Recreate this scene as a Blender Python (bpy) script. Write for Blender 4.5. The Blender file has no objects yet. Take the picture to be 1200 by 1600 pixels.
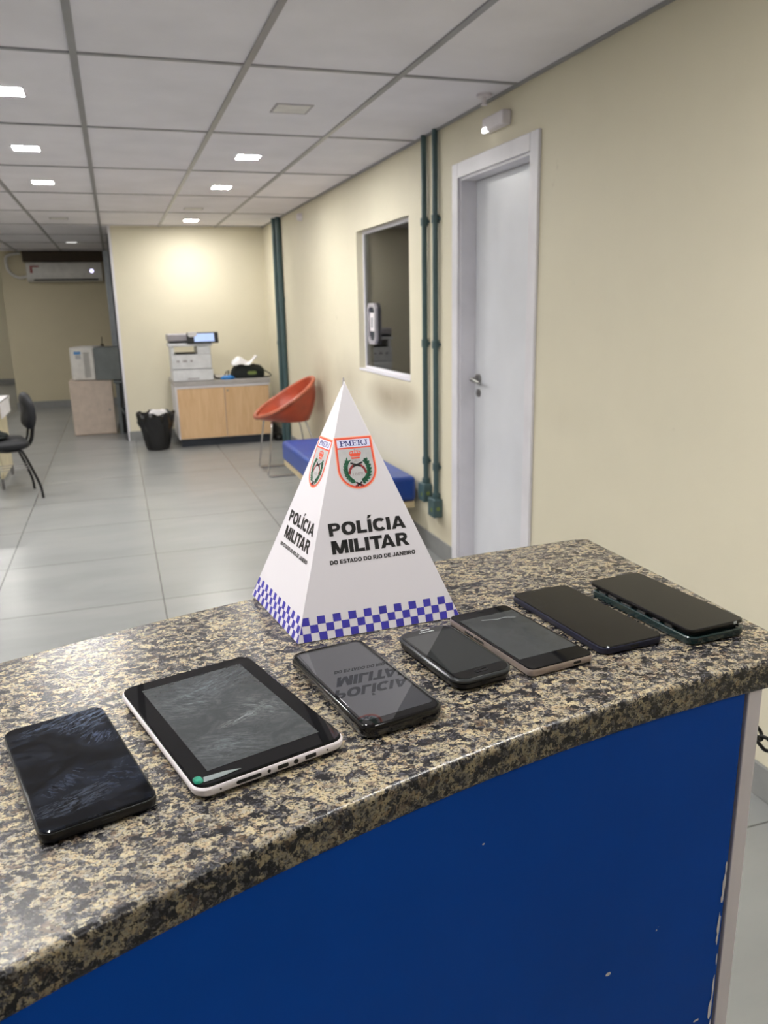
import bpy, bmesh, math, random
from mathutils import Vector, Matrix
random.seed(7)
sc = bpy.context.scene
C = sc.collection
PI = math.pi; rad = math.radians

# ---------------------------------------------------------------- camera, world, exposure
CAM_Z = 1.48
yaw, pitch, roll = 0.31416943, 0.2556461, -0.02136058
fwd = Vector((math.sin(yaw)*math.cos(pitch), math.cos(yaw)*math.cos(pitch), -math.sin(pitch)))
rt0 = Vector((math.cos(yaw), -math.sin(yaw), 0)); up0 = rt0.cross(fwd)
rt = math.cos(roll)*rt0 + math.sin(roll)*up0
up = -math.sin(roll)*rt0 + math.cos(roll)*up0
cam = bpy.data.cameras.new('camera'); camo = bpy.data.objects.new('camera', cam); C.objects.link(camo)
m = Matrix((rt, up, -fwd)).transposed().to_4x4(); m.translation = Vector((0, 0, CAM_Z)); camo.matrix_world = m
cam.sensor_fit = 'VERTICAL'; cam.sensor_height = 36.0; cam.sensor_width = 27.0
cam.lens = 1240.8/1600*36.0
cam.clip_start = 0.02
cam.dof.use_dof = True; cam.dof.focus_distance = 0.70; cam.dof.aperture_fstop = 13.0
sc.camera = camo
LAMP = 295.0
w = bpy.data.worlds.new('world'); sc.world = w; w.use_nodes = True
w.node_tree.nodes['Background'].inputs[0].default_value = (0.6, 0.65, 0.7, 1)
w.node_tree.nodes['Background'].inputs[1].default_value = 0.1
sc.view_settings.view_transform = 'Standard'; sc.view_settings.look = 'None'
sc.view_settings.gamma = 1.0; sc.view_settings.use_curve_mapping = False
sc.view_settings.exposure = 0.06

# ---------------------------------------------------------------- material helpers
def srgb(r, g, b):
    f = lambda c: (c/255/12.92) if c/255 <= 0.04045 else ((c/255+0.055)/1.055)**2.4
    return (f(r), f(g), f(b), 1)
class NT:
    def __init__(s, name):
        s.m = bpy.data.materials.new(name); s.m.use_nodes = True; s.t = s.m.node_tree; s.n = s.t.nodes; s.b = s.n['Principled BSDF']
    def add(s, typ, **k):
        n = s.n.new(typ)
        for a, v in k.items(): setattr(n, a, v)
        return n
    def link(s, a, b): s.t.links.new(a, b)
    def coord(s, kind='Object'): return s.add('ShaderNodeTexCoord').outputs[kind]
    def mapping(s, vec, scale=(1,1,1), loc=(0,0,0), rot=(0,0,0)):
        n = s.add('ShaderNodeMapping'); s.link(vec, n.inputs[0]); n.inputs['Scale'].default_value = scale; n.inputs['Location'].default_value = loc; n.inputs['Rotation'].default_value = rot
        return n.outputs[0]
    def noise(s, vec, scale, detail=4, rough=0.55, dist=0.0):
        n = s.add('ShaderNodeTexNoise'); s.link(vec, n.inputs['Vector']); n.inputs['Scale'].default_value = scale
        n.inputs['Detail'].default_value = detail; n.inputs['Roughness'].default_value = rough; n.inputs['Distortion'].default_value = dist
        return n.outputs['Fac']
    def ramp(s, fac, stops, interp='LINEAR'):
        n = s.add('ShaderNodeValToRGB'); s.link(fac, n.inputs[0]); e = n.color_ramp.elements; n.color_ramp.interpolation = interp
        while len(e) > 1: e.remove(e[-1])
        e[0].position = stops[0][0]; e[0].color = stops[0][1]
        for p, c in stops[1:]:
            x = e.new(p); x.color = c
        return n.outputs[0]
    def math(s, op, a, b=None, clamp=False):
        n = s.add('ShaderNodeMath', operation=op); n.use_clamp = clamp
        for i, v in enumerate((a, b)):
            if v is None: continue
            if isinstance(v, (int, float)): n.inputs[i].default_value = v
            else: s.link(v, n.inputs[i])
        return n.outputs[0]
    def mix(s, fac, a, b, blend='MIX'):
        n = s.add('ShaderNodeMix', data_type='RGBA', blend_type=blend)
        for i, v in ((0, fac), (6, a), (7, b)):
            if isinstance(v, (int, float)): n.inputs[i].default_value = v
            elif isinstance(v, tuple): n.inputs[i].default_value = v
            else: s.link(v, n.inputs[i])
        return n.outputs[2]
    def bump(s, h, strength=0.2, dist=0.01):
        n = s.add('ShaderNodeBump'); n.inputs['Strength'].default_value = strength; n.inputs['Distance'].default_value = dist
        s.link(h, n.inputs['Height']); s.link(n.outputs[0], s.b.inputs['Normal'])
    def base(s, v):
        if isinstance(v, tuple): s.b.inputs['Base Color'].default_value = v
        else: s.link(v, s.b.inputs['Base Color'])
    def rough(s, v):
        if isinstance(v, (int, float)): s.b.inputs['Roughness'].default_value = v
        else: s.link(v, s.b.inputs['Roughness'])

def plain(name, col, rough=0.5, metal=0.0, coat=0.0, vary=0.04, scale=12, emis=None, estr=0, spec=0.5):
    s = NT(name)
    n = s.noise(s.coord(), scale, 3)
    c2 = tuple(min(1, x*(1-vary*3)) for x in col[:3])+(1,)
    c1 = tuple(min(1, x*(1+vary)) for x in col[:3])+(1,)
    s.base(s.ramp(n, [(0.3, c2), (0.65, c1)]))
    s.rough(rough); s.b.inputs['Metallic'].default_value = metal
    s.b.inputs['Coat Weight'].default_value = coat; s.b.inputs['Coat Roughness'].default_value = 0.03
    s.b.inputs['Specular IOR Level'].default_value = spec
    if emis:
        s.b.inputs['Emission Color'].default_value = emis; s.b.inputs['Emission Strength'].default_value = estr
    return s.m
def white(v): return (v, v, v, 1)

# ---- granite
def granite():
    s = NT('granite'); o = s.coord()
    v = s.mapping(o, scale=(1, 1.25, 1), rot=(0, 0, 0.2))
    nz = s.add('ShaderNodeTexNoise'); s.link(v, nz.inputs['Vector']); nz.inputs['Scale'].default_value = 110; nz.inputs['Detail'].default_value = 4; nz.inputs['Roughness'].default_value = 0.65
    off = s.add('ShaderNodeVectorMath', operation='SUBTRACT'); s.link(nz.outputs['Color'], off.inputs[0]); off.inputs[1].default_value = (0.5, 0.5, 0.5)
    sc1 = s.add('ShaderNodeVectorMath', operation='SCALE'); s.link(off.outputs[0], sc1.inputs[0]); sc1.inputs['Scale'].default_value = 0.018
    wv = s.add('ShaderNodeVectorMath', operation='ADD'); s.link(v, wv.inputs[0]); s.link(sc1.outputs[0], wv.inputs[1])
    def cells(scale, loc=(0, 0, 0)):
        n = s.add('ShaderNodeTexVoronoi'); n.inputs['Scale'].default_value = scale; s.link(s.mapping(wv.outputs[0], loc=loc), n.inputs['Vector'])
        sp = s.add('ShaderNodeSeparateXYZ'); s.link(n.outputs['Color'], sp.inputs[0]); return sp.outputs[0], sp.outputs[1]
    big = s.noise(v, 24, 3, 0.55, 0.3)
    c1, h1 = cells(165)
    c2, h2 = cells(400, (3, 1, 2))
    k = s.math('ADD', c1, s.math('MULTIPLY', s.math('SUBTRACT', big, 0.5), 0.7))
    k = s.math('ADD', k, s.math('MULTIPLY', s.math('SUBTRACT', c2, 0.5), 0.55))
    c = s.ramp(k, [(0.06, srgb(14, 14, 17)), (0.20, srgb(34, 34, 39)), (0.34, srgb(66, 66, 72)), (0.46, srgb(96, 93, 90)), (0.58, srgb(124, 116, 100)), (0.72, srgb(146, 136, 112)), (0.84, srgb(128, 126, 120)), (0.92, srgb(138, 118, 92)), (1.0, srgb(156, 144, 116))])
    c = s.mix(s.ramp(h1, [(0.88, white(0)), (0.92, white(0.4))]), c, srgb(118, 98, 76))
    fine = s.noise(v, 420, 4, 0.65, 0.2)
    c = s.mix(s.ramp(fine, [(0.38, white(0.95)), (0.48, white(0))]), c, srgb(22, 21, 23))
    c = s.mix(s.ramp(h2, [(0.86, white(0)), (0.89, white(0.85))]), c, srgb(24, 22, 24))
    s.base(c)
    s.rough(0.26)
    s.b.inputs['Specular IOR Level'].default_value = 0.45
    s.bump(fine, 0.2, 0.001)
    return s.m
# ---- floor tiles
TX0, TP, TY0 = 0.105, 0.85, 4.115
def floor_mat():
    s = NT('floor_tile'); o = s.coord(); sep = s.add('ShaderNodeSeparateXYZ'); s.link(o, sep.inputs[0])
    def line(ch, off, w_):
        a = s.math('DIVIDE', s.math('SUBTRACT', ch, off), TP)
        f = s.math('FRACT', s.math('ADD', a, 100.5)); d = s.math('ABSOLUTE', s.math('SUBTRACT', f, 0.5))
        return s.math('LESS_THAN', d, w_/TP/2), s.math('FLOOR', s.math('ADD', a, 100.0))
    lx, ix = line(sep.outputs[0], TX0, 0.006); ly, iy = line(sep.outputs[1], TY0, 0.006)
    wn = s.add('ShaderNodeTexWhiteNoise'); cb = s.add('ShaderNodeCombineXYZ'); s.link(ix, cb.inputs[0]); s.link(iy, cb.inputs[1]); s.link(cb.outputs[0], wn.inputs[0])
    st = s.noise(s.mapping(o, scale=(0.8, 2.4, 1)), 1.6, 5, 0.6, 0.4)
    c = s.ramp(st, [(0.25, srgb(138, 140, 140)), (0.5, srgb(145, 147, 147)), (0.75, srgb(152, 153, 152))])
    c = s.mix(s.math('MULTIPLY', wn.outputs[0], 0.3), c, srgb(140, 141, 140))
    g = s.math('MAXIMUM', lx, ly)
    s.base(s.mix(g, c, srgb(92, 92, 91)))
    s.rough(0.27)
    return s.m
# ---- painted walls
def wall_mat(name, col, smudges=()):
    s = NT(name); o = s.coord()
    n = s.noise(o, 1.3, 4, 0.6); n2 = s.noise(o, 26, 4, 0.6)
    d = tuple(x*0.93 for x in col[:3])+(1,)
    c = s.ramp(n, [(0.3, d), (0.7, col)])
    sp = s.ramp(s.noise(s.mapping(o, scale=(1, 1, 0.7)), 9, 5, 0.7), [(0.70, white(0)), (0.78, white(0.35))])
    c = s.mix(sp, c, srgb(150, 138, 110))
    for (cx, cy, cz, rx, ry, rz, k, dc) in smudges:
        mp = s.mapping(o, scale=(1/rx, 1/ry, 1/rz), loc=(-cx/rx, -cy/ry, -cz/rz))
        g = s.add('ShaderNodeTexGradient', gradient_type='SPHERICAL'); s.link(mp, g.inputs[0])
        f = s.math('MULTIPLY', s.math('MULTIPLY', g.outputs[1], s.ramp(s.noise(o, 3.5, 3, 0.5), [(0.25, white(0.55)), (0.75, white(1))])), k*0.75, True)
        c = s.mix(f, c, dc)
    s.base(c); s.rough(0.55); s.b.inputs['Specular IOR Level'].default_value = 0.3
    s.bump(n2, 0.08, 0.004)
    return s.m
CREAM = srgb(226, 219, 196)
M = {}
M['granite'] = granite()
M['floor'] = floor_mat()
sm = srgb(146, 130, 104)
M['wall'] = wall_mat('cream_wall', CREAM, [(1.736, 5.15, 0.86, .4, 0.62, 0.17, 1.3, sm), (1.736, 4.85, 0.90, .4, 0.3, 0.14, 0.8, sm),
     (1.736, 6.2, 0.92, .4, 0.5, 0.25, 0.6, sm), (1.736, 7.0, 0.85, .4, 0.5, 0.3, 0.7, sm), (1.736, 4.2, 0.2, .4, 0.3, 0.12, 0.8, sm), (1.736, 2.9, 1.0, .4, .25, .12, .12, sm)])
M['wall_b'] = wall_mat('cream_wall_back', CREAM)
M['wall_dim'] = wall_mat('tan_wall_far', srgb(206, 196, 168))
M['ceil'] = plain('ceiling_tile', srgb(238, 235, 240), 0.8, vary=0.02, scale=3)
M['tbar'] = plain('ceiling_grid_metal', srgb(150, 150, 153), 0.35, vary=0.03, metal=0.1)
M['skirt'] = plain('grey_skirting', srgb(142, 143, 142), 0.35)
M['white_paint'] = plain('white_paint', srgb(226, 224, 230), 0.4, vary=0.03, scale=4)
M['door_paint'] = plain('door_paint', srgb(222, 224, 230), 0.35, vary=0.03, scale=2)
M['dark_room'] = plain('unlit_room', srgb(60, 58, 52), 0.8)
M['conduit'] = plain('green_grey_conduit', srgb(66, 90, 94), 0.45)
M['blue_panel'] = plain('blue_laminate', srgb(0, 80, 190), 0.5, vary=0.05, scale=3, spec=0.12)
M['end_panel'] = plain('white_laminate_edge', srgb(240, 233, 240), 0.5, vary=0.03, scale=6)
M['seam'] = plain('dark_seam', srgb(20, 22, 40), 0.7)
M['card'] = plain('white_card', srgb(206, 203, 209), 0.42, vary=0.01, scale=3)
M['ink_black'] = plain('black_ink', srgb(16, 16, 18), 0.45)
M['ink_blue'] = plain('blue_ink', srgb(58, 54, 158), 0.45, vary=0.08, scale=90)
M['ink_navy'] = plain('navy_ink', srgb(26, 30, 110), 0.45)
M['ink_orange'] = plain('orange_ink', srgb(222, 82, 56), 0.45)
M['ink_pink'] = plain('pale_orange_ink', srgb(250, 168, 140), 0.45)
M['ink_silver'] = plain('silver_ink', srgb(178, 178, 180), 0.4, vary=0.05, scale=60)
M['ink_lilac'] = plain('lilac_ink', srgb(210, 212, 236), 0.45)
M['ink_green'] = plain('green_ink', srgb(18, 92, 62), 0.45, vary=0.2, scale=400)
M['ink_red'] = plain('dark_red_ink', srgb(150, 40, 40), 0.45, vary=0.25, scale=500)
M['ink_grey'] = plain('grey_ink', srgb(150, 140, 142), 0.45)
def glassy(name, col, rough=0.02, smear=0.0, sc_=30, sm_col=srgb(60, 66, 76), rmax=0.18, spec=0.5, patches=()):
    s = NT(name); o = s.coord()
    if smear > 0:
        f = s.ramp(s.noise(s.mapping(o, scale=(1, 1.5, 1), rot=(0, 0, 0.6)), sc_, 7, 0.72, 1.1), [(0.46, white(0)), (0.60, white(smear*0.25)), (0.80, white(smear))])
        cc_ = s.mix(f, col, sm_col)
        for (px, py, rx, ry, ang, pc) in patches:
            mp = s.mapping(s.mapping(o, loc=(-px, -py, 0)), rot=(0, 0, ang), scale=(1, 1, 1)); mp = s.mapping(mp, scale=(1/rx, 1/ry, 0.01))
            g = s.add('ShaderNodeTexGradient', gradient_type='SPHERICAL'); s.link(mp, g.inputs[0])
            st = s.ramp(s.noise(s.mapping(s.mapping(o, rot=(0, 0, ang)), scale=(1, 4, 1)), 90, 6, 0.75, 0.8), [(0.46, white(0)), (0.66, white(1))])
            cc_ = s.mix(s.math('MULTIPLY', s.ramp(g.outputs[1], [(0.0, white(0)), (0.9, white(0.75))]), st), cc_, pc)
        s.base(cc_)
        f2 = s.ramp(s.noise(o, sc_*1.3, 4, 0.6, 1.0), [(0.4, white(rough)), (0.7, white(rmax))])
        s.rough(f2)
    else:
        n = s.noise(o, 20, 2); s.base(s.ramp(n, [(0.3, col), (0.7, tuple(x*1.1 for x in col[:3])+(1,))])); s.rough(rough)
    s.b.inputs['Specular IOR Level'].default_value = spec
    return s.m
M['black_glass'] = glassy('black_glass', srgb(8, 8, 10), spec=0.38)
M['smudged_glass'] = glassy('smudged_black_glass', srgb(8, 8, 10), 0.04, 0.9, 40, srgb(42, 48, 60), 0.12, 0.2, [(.020, .060, .030, .026, -.5, srgb(112, 124, 150)), (-.008, .064, .034, .012, -.2, srgb(78, 88, 108)), (.024, .026, .016, .022, -.9, srgb(74, 84, 106)), (-.010, -.050, .032, .014, -.25, srgb(84, 92, 108)), (-.012, -.024, .012, .028, .9, srgb(58, 66, 84)), (.022, -.036, .026, .026, .5, srgb(46, 54, 72))])
M['dull_glass'] = glassy('dusty_black_glass', srgb(16, 15, 15), 0.10, 0.10, 60, srgb(60, 56, 52), 0.18, 0.42)
M['screen_mirror'] = glassy('clear_screen_glass', srgb(40, 41, 46), 0.0, spec=1.0)
M['screen_dark'] = glassy('dark_screen_glass', srgb(30, 32, 33), 0.015, spec=0.6)
M['screen_grey'] = glassy('smeared_tablet_screen', srgb(52, 54, 56), 0.06, 0.5, 45, srgb(96, 100, 102), 0.18, 0.4, [(.006, -.018, .026, .006, -.2, srgb(150, 154, 156)), (-.018, .035, .030, .045, .6, srgb(100, 106, 110)), (.026, -.010, .030, .030, .7, srgb(106, 110, 112)), (-.020, -.050, .036, .026, .5, srgb(98, 104, 108)), (.012, .05, .04, .026, -.4, srgb(96, 102, 108))])
M['screen_grey2'] = glassy('scratched_phone_screen', srgb(48, 50, 51), 0.05, 0.35, 40, srgb(92, 96, 98), 0.18)
M['black_plastic'] = plain('black_plastic', srgb(12, 12, 15), 0.28, coat=0.1, spec=0.4)
M['matte_black'] = plain('matte_black', srgb(14, 14, 16), 0.6)
M['white_plastic'] = plain('white_plastic', srgb(228, 222, 226), 0.3, vary=0.02)
M['dark_metal'] = plain('dark_metal', srgb(52, 54, 62), 0.3, metal=0.6)
M['navy_metal'] = plain('navy_metal', srgb(44, 46, 66), 0.28, metal=0.5)
M['grey_chrome'] = plain('grey_chrome', srgb(58, 60, 62), 0.22, metal=0.5)
M['gloss_black'] = plain('glossy_black_case', srgb(10, 10, 12), 0.12, coat=0.3)
M['rose_gold'] = plain('rose_gold_metal', srgb(176, 162, 155), 0.28, metal=0.6)
M['teal_dark'] = plain('dark_teal_plastic', srgb(12, 38, 40), 0.25, coat=0.4)
M['port'] = plain('port_hole', srgb(8, 8, 8), 0.6)
M['label_white'] = plain('light_print', srgb(172, 176, 178), 0.4)
M['green_sticker'] = plain('green_sticker', srgb(14, 120, 96), 0.3, vary=0.15, scale=200, coat=0.5)
M['film'] = plain('clear_film', srgb(110, 116, 118), 0.12, coat=0.6)
M['chrome'] = plain('chrome', srgb(205, 205, 208), 0.15, metal=1.0)
M['steel'] = plain('brushed_steel', srgb(150, 148, 146), 0.3, metal=0.9)
M['orange_leather'] = plain('orange_vinyl', srgb(172, 72, 46), 0.33, vary=0.10, scale=6)
M['orange_rim'] = plain('worn_orange_rim', srgb(182, 100, 74), 0.35, vary=0.15, scale=8)  # paler, more varied orange than the shell
M['blue_vinyl'] = plain('blue_vinyl', srgb(34, 70, 152), 0.33, vary=0.06, scale=5)
M['pale_wood'] = plain('pale_wood', srgb(208, 190, 152), 0.5)
def wood():
    s = NT('beech_veneer'); o = s.coord()
    v = s.mapping(o, scale=(9, 9, 1.0)); n = s.noise(v, 3.0, 5, 0.6, 0.6)
    s.base(s.ramp(n, [(0.3, srgb(206, 168, 126)), (0.5, srgb(216, 180, 138)), (0.7, srgb(222, 188, 148))])); s.rough(0.42)
    return s.m
M['beech'] = wood()
M['grey_top'] = plain('grey_worktop', srgb(176, 172, 170), 0.4)
M['plinth'] = plain('dark_plinth', srgb(34, 40, 50), 0.6)
M['printer_white'] = plain('printer_white', srgb(222, 224, 228), 0.4)
M['printer_grey'] = plain('printer_grey', srgb(168, 164, 170), 0.4)
M['screen_lit'] = plain('lit_touch_screen', srgb(150, 170, 210), 0.2, emis=srgb(170, 190, 235), estr=0.7)
M['bag_black'] = plain('black_fabric', srgb(16, 24, 22), 0.75, vary=0.2)
M['bin_bag'] = plain('black_bin_liner', srgb(12, 12, 14), 0.22, coat=0.3)
M['paper'] = plain('white_paper', srgb(232, 230, 232), 0.6)
M['blue_cloth'] = plain('bright_blue_plastic', srgb(40, 118, 190), 0.4)
M['olive'] = plain('olive_print', srgb(116, 132, 70), 0.6)
M['cable'] = plain('black_cable', srgb(12, 12, 12), 0.5)
M['beige_metal'] = plain('beige_cabinet_paint', srgb(202, 186, 172), 0.5)
M['casing'] = plain('galvanised_casing', srgb(112, 118, 120), 0.4, metal=0.3)
M['ac_white'] = plain('cooler_white', srgb(214, 212, 208), 0.4)
M['vent_dark'] = plain('vent_slot', srgb(70, 68, 68), 0.7)
M['sticker_blue'] = plain('blue_sticker', srgb(70, 130, 190), 0.5)
M['black_seat'] = plain('black_upholstery', srgb(20, 22, 28), 0.6, vary=0.1)
M['black_frame'] = plain('black_metal_frame', srgb(16, 16, 18), 0.25)
M['cream_panel'] = plain('cream_panel', srgb(216, 206, 174), 0.5)
M['alu'] = plain('grey_aluminium', srgb(158, 164, 170), 0.4, metal=0.3)
M['alu_dark'] = plain('dark_window_bar', srgb(44, 50, 56), 0.5)
M['brown_board'] = plain('brown_board', srgb(74, 62, 50), 0.7)  # shade of the gap above the split unit as brown; also colours the antenna
M['led'] = plain('led_dot', srgb(220, 220, 250), 0.3, emis=srgb(210, 205, 255), estr=3.0)
M['lamp_on'] = plain('lit_diffuser', white(0.9), 0.5, emis=(1.0, 0.975, 0.94, 1), estr=LAMP)
M['lamp_weak'] = plain('weak_diffuser', white(0.9), 0.5, emis=(1.0, 0.975, 0.94, 1), estr=1.6)
M['lamp_half'] = plain('dim_diffuser', white(0.9), 0.5, emis=(1.0, 0.975, 0.94, 1), estr=LAMP*0.33)
M['lamp_off'] = plain('unlit_diffuser', srgb(226, 224, 220), 0.5)
M['em_lens'] = plain('emergency_lens', white(0.9), 0.3, emis=(1, 1, 1, 1), estr=3.0)
def glass():
    s = NT('window_glass'); n = s.n
    g = s.add('ShaderNodeBsdfGlossy'); g.inputs['Roughness'].default_value = 0.0
    t = s.add('ShaderNodeBsdfTransparent'); t.inputs[0].default_value = (0.75, 0.78, 0.76, 1)
    f = s.add('ShaderNodeFresnel'); f.inputs[0].default_value = 1.6
    mx = s.add('ShaderNodeMixShader'); s.link(f.outputs[0], mx.inputs[0]); s.link(t.outputs[0], mx.inputs[1]); s.link(g.outputs[0], mx.inputs[2])
    s.link(mx.outputs[0], n['Material Output'].inputs[0])
    return s.m
M['glass'] = glass()

# ---------------------------------------------------------------- mesh helpers
def V(*a): return Vector(a)
def box(bm, lo, hi, rot=None, piv=None):
    vs = [bm.verts.new((x, y, z)) for x in (lo[0], hi[0]) for y in (lo[1], hi[1]) for z in (lo[2], hi[2])]
    for f in ((0,1,3,2), (4,6,7,5), (0,4,5,1), (2,3,7,6), (0,2,6,4), (1,5,7,3)): bm.faces.new([vs[i] for i in f])
    if rot:
        p = Vector(piv if piv else ((lo[0]+hi[0])/2, (lo[1]+hi[1])/2, (lo[2]+hi[2])/2))
        R = Matrix.Rotation(rot[1], 3, rot[0])
        for v in vs: v.co = p + R @ (v.co - p)
    return vs
def cyl(bm, a, b, r, n=16, r2=None, cap=True):
    a = Vector(a); b = Vector(b); d = (b-a).normalized(); r2 = r if r2 is None else r2
    u = d.orthogonal().normalized(); v = d.cross(u)
    A = [bm.verts.new(a + r*(math.cos(2*PI*i/n)*u + math.sin(2*PI*i/n)*v)) for i in range(n)]
    B = [bm.verts.new(b + r2*(math.cos(2*PI*i/n)*u + math.sin(2*PI*i/n)*v)) for i in range(n)]
    for i in range(n): bm.faces.new((A[i], A[(i+1)%n], B[(i+1)%n], B[i]))
    if cap: bm.faces.new(A[::-1]); bm.faces.new(B)
def smooth_path(pts, k=6):
    pts = [Vector(p) for p in pts]; P = [pts[0]*2-pts[1]]+pts+[pts[-1]*2-pts[-2]]; out = []
    for i in range(1, len(P)-2):
        for j in range(k):
            t = j/k; a, b, c, d = P[i-1:i+3]
            out.append(0.5*((2*b)+(c-a)*t+(2*a-5*b+4*c-d)*t*t+(3*b-a-3*c+d)*t**3))
    out.append(pts[-1]); return out
def tube(bm, pts, r, n=10, k=5, closed=False, smooth=True):
    P = smooth_path(pts, k) if smooth else [Vector(p) for p in pts]
    rings = []; N = len(P); prev = None
    for i, p in enumerate(P):
        if closed: d = (P[(i+1) % N]-P[i-1]).normalized()
        else: d = (P[min(i+1, N-1)]-P[max(i-1, 0)]).normalized()
        if prev is None: u = d.orthogonal().normalized()
        else: u = (prev - d*prev.dot(d)).normalized()
        prev = u; v = d.cross(u)
        rings.append([bm.verts.new(p + r*(math.cos(2*PI*j/n)*u + math.sin(2*PI*j/n)*v)) for j in range(n)])
    for i in range(N-1 if not closed else N):
        A, B = rings[i], rings[(i+1) % N]
        for j in range(n): bm.faces.new((A[j], A[(j+1)%n], B[(j+1)%n], B[j]))
    if not closed: bm.faces.new(rings[0][::-1]); bm.faces.new(rings[-1])
def rrect(wd, ln, r, n=6):
    r = max(1e-5, min(r, wd/2-1e-5, ln/2-1e-5)); o = []
    for cx, cy, a0 in ((wd/2-r, ln/2-r, 0), (-wd/2+r, ln/2-r, PI/2), (-wd/2+r, -ln/2+r, PI), (wd/2-r, -ln/2+r, 1.5*PI)):
        for i in range(n+1):
            a = a0+PI/2*i/n; o.append((cx+r*math.cos(a), cy+r*math.sin(a)))
    return o
def loft(bm, rings, cap0=True, cap1=True):
    R = [[bm.verts.new(p) for p in r] for r in rings]; n = len(R[0])
    for a, b in zip(R, R[1:]):
        for j in range(n): bm.faces.new((a[j], a[(j+1)%n], b[(j+1)%n], b[j]))
    if cap0: bm.faces.new(R[0][::-1])
    if cap1: bm.faces.new(R[-1])
    return R
def rslab(bm, wd, ln, r, prof, cx=0, cy=0, tilt=None):
    loft(bm, [[(cx+x, cy+y, z) for x, y in rrect(wd-2*i, ln-2*i, r-i*0.6)] for z, i in prof])
def prism(bm, pts, z0, z1):
    n = len(pts)
    A = [bm.verts.new((x, y, z0)) for x, y in pts]; B = [bm.verts.new((x, y, z1)) for x, y in pts]
    for j in range(n): bm.faces.new((A[j], A[(j+1)%n], B[(j+1)%n], B[j]))
    bm.faces.new(A[::-1]); bm.faces.new(B)
def obj(name, bm, mat, parent=None, bevel=0, smooth=False, seg=2):
    bmesh.ops.recalc_face_normals(bm, faces=bm.faces)
    me = bpy.data.meshes.new(name); bm.to_mesh(me); bm.free()
    o = bpy.data.objects.new(name, me); C.objects.link(o); me.materials.append(M[mat] if isinstance(mat, str) else mat)
    if smooth:
        caps = set()
        for p in me.polygons: p.use_smooth = True
        me.set_sharp_from_angle(angle=math.radians(smooth if smooth > 1 else 40))
        for p in me.polygons:
            if len(p.vertices) > 8:
                p.use_smooth = False
                for e in p.edge_keys: caps.add(e)
        for e in me.edges:
            if tuple(sorted(e.vertices)) in caps: e.use_edge_sharp = True
    if bevel:
        b = o.modifiers.new('bevel', 'BEVEL'); b.width = bevel; b.segments = seg; b.limit_method = 'ANGLE'; b.angle_limit = math.radians(40)
        for p in me.polygons: p.use_smooth = True
        me.set_sharp_from_angle(angle=math.radians(40))
    if parent: o.parent = parent
    return o
def NB(): return bmesh.new()
def tag(o, label=None, cat=None, group=None, kind=None):
    for k, v in (('label', label), ('category', cat), ('group', group), ('kind', kind)):
        if v: o[k] = v
    return o
def thing(name, label, cat, loc=(0,0,0), rz=0, group=None, kind=None):
    o = bpy.data.objects.new(name, None); C.objects.link(o); o.location = loc; o.rotation_euler = (0, 0, rz)
    o.empty_display_size = 0.05
    return tag(o, label, cat, group, kind)
def struct(name, bm, mat, label=None, **k):
    o = obj(name, bm, mat, **k); o['kind'] = 'structure'
    if label: o['label'] = label
    return o
def bx(name, mat, lo, hi, parent=None, bevel=0, **k):
    bm = NB(); box(bm, lo, hi); return obj(name, bm, mat, parent, bevel, **k)
def copy_tree(o, parent=None):
    c = o.copy(); C.objects.link(c)
    if parent: c.parent = parent; c.matrix_parent_inverse = o.matrix_parent_inverse.copy()
    for ch in list(o.children): copy_tree(ch, c)
    return c

# ================================================================= SETTING
CEIL = 2.374; XW = 1.736; YB = 9.66; YF = 13.7
bm = NB(); box(bm, (-4.6, -3.1, -0.1), (4.2, 19.2, 0)); struct('floor', bm, 'floor', 'glossy light grey square floor tiles with thin dark joints')
bm = NB(); box(bm, (-4.6, -3.1, CEIL), (4.2, 19.2, CEIL+0.1)); struct('ceiling', bm, 'ceil', 'white suspended ceiling panels')
# right wall with door and window openings
DY0, DY1, DZ = 3.215, 3.985, 2.095
WY0, WY1, WZ0, WZ1 = 4.745, 5.86, 1.005, 1.995
bm = NB(); X1 = XW+0.15
for y0, y1, z0, z1 in ((-3, DY0, 0, CEIL), (DY0, DY1, DZ, CEIL), (DY1, WY0, 0, CEIL), (WY0, WY1, 0, WZ0), (WY0, WY1, WZ1, CEIL), (WY1, YB+0.1, 0, CEIL)):
    box(bm, (XW, y0, z0), (X1, y1, z1))
bmesh.ops.remove_doubles(bm, verts=bm.verts, dist=1e-5)
struct('wall_right', bm, 'wall', 'long cream painted wall with the white door and the dark window')
bm = NB(); box(bm, (0.055, YB, 0), (XW, YB+0.12, CEIL)); struct('wall_back', bm, 'wall_b', 'cream wall behind the printer cabinet')
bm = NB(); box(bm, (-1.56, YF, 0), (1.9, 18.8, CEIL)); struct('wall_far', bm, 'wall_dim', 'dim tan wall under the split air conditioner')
bm = NB(); box(bm, (-4.6, 18.8, 0), (-1.56, 18.95, CEIL)); struct('wall_deep', bm, 'wall_b', 'bright cream wall at the end of the left passage')
bm = NB(); box(bm, (-4.75, -3, 0), (-4.6, 19, CEIL)); struct('wall_left', bm, 'wall_b')
bm = NB(); box(bm, (-4.6, -3.15, 0), (1.9, -3, CEIL)); struct('wall_near', bm, 'wall_b')
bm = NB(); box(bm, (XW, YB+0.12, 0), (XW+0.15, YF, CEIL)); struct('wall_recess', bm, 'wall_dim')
# unlit room behind the window
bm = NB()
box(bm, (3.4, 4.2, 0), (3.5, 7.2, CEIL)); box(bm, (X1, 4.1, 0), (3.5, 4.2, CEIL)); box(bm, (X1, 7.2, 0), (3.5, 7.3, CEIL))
struct('wall_office', bm, 'dark_room', 'unlit room seen through the window')
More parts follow.
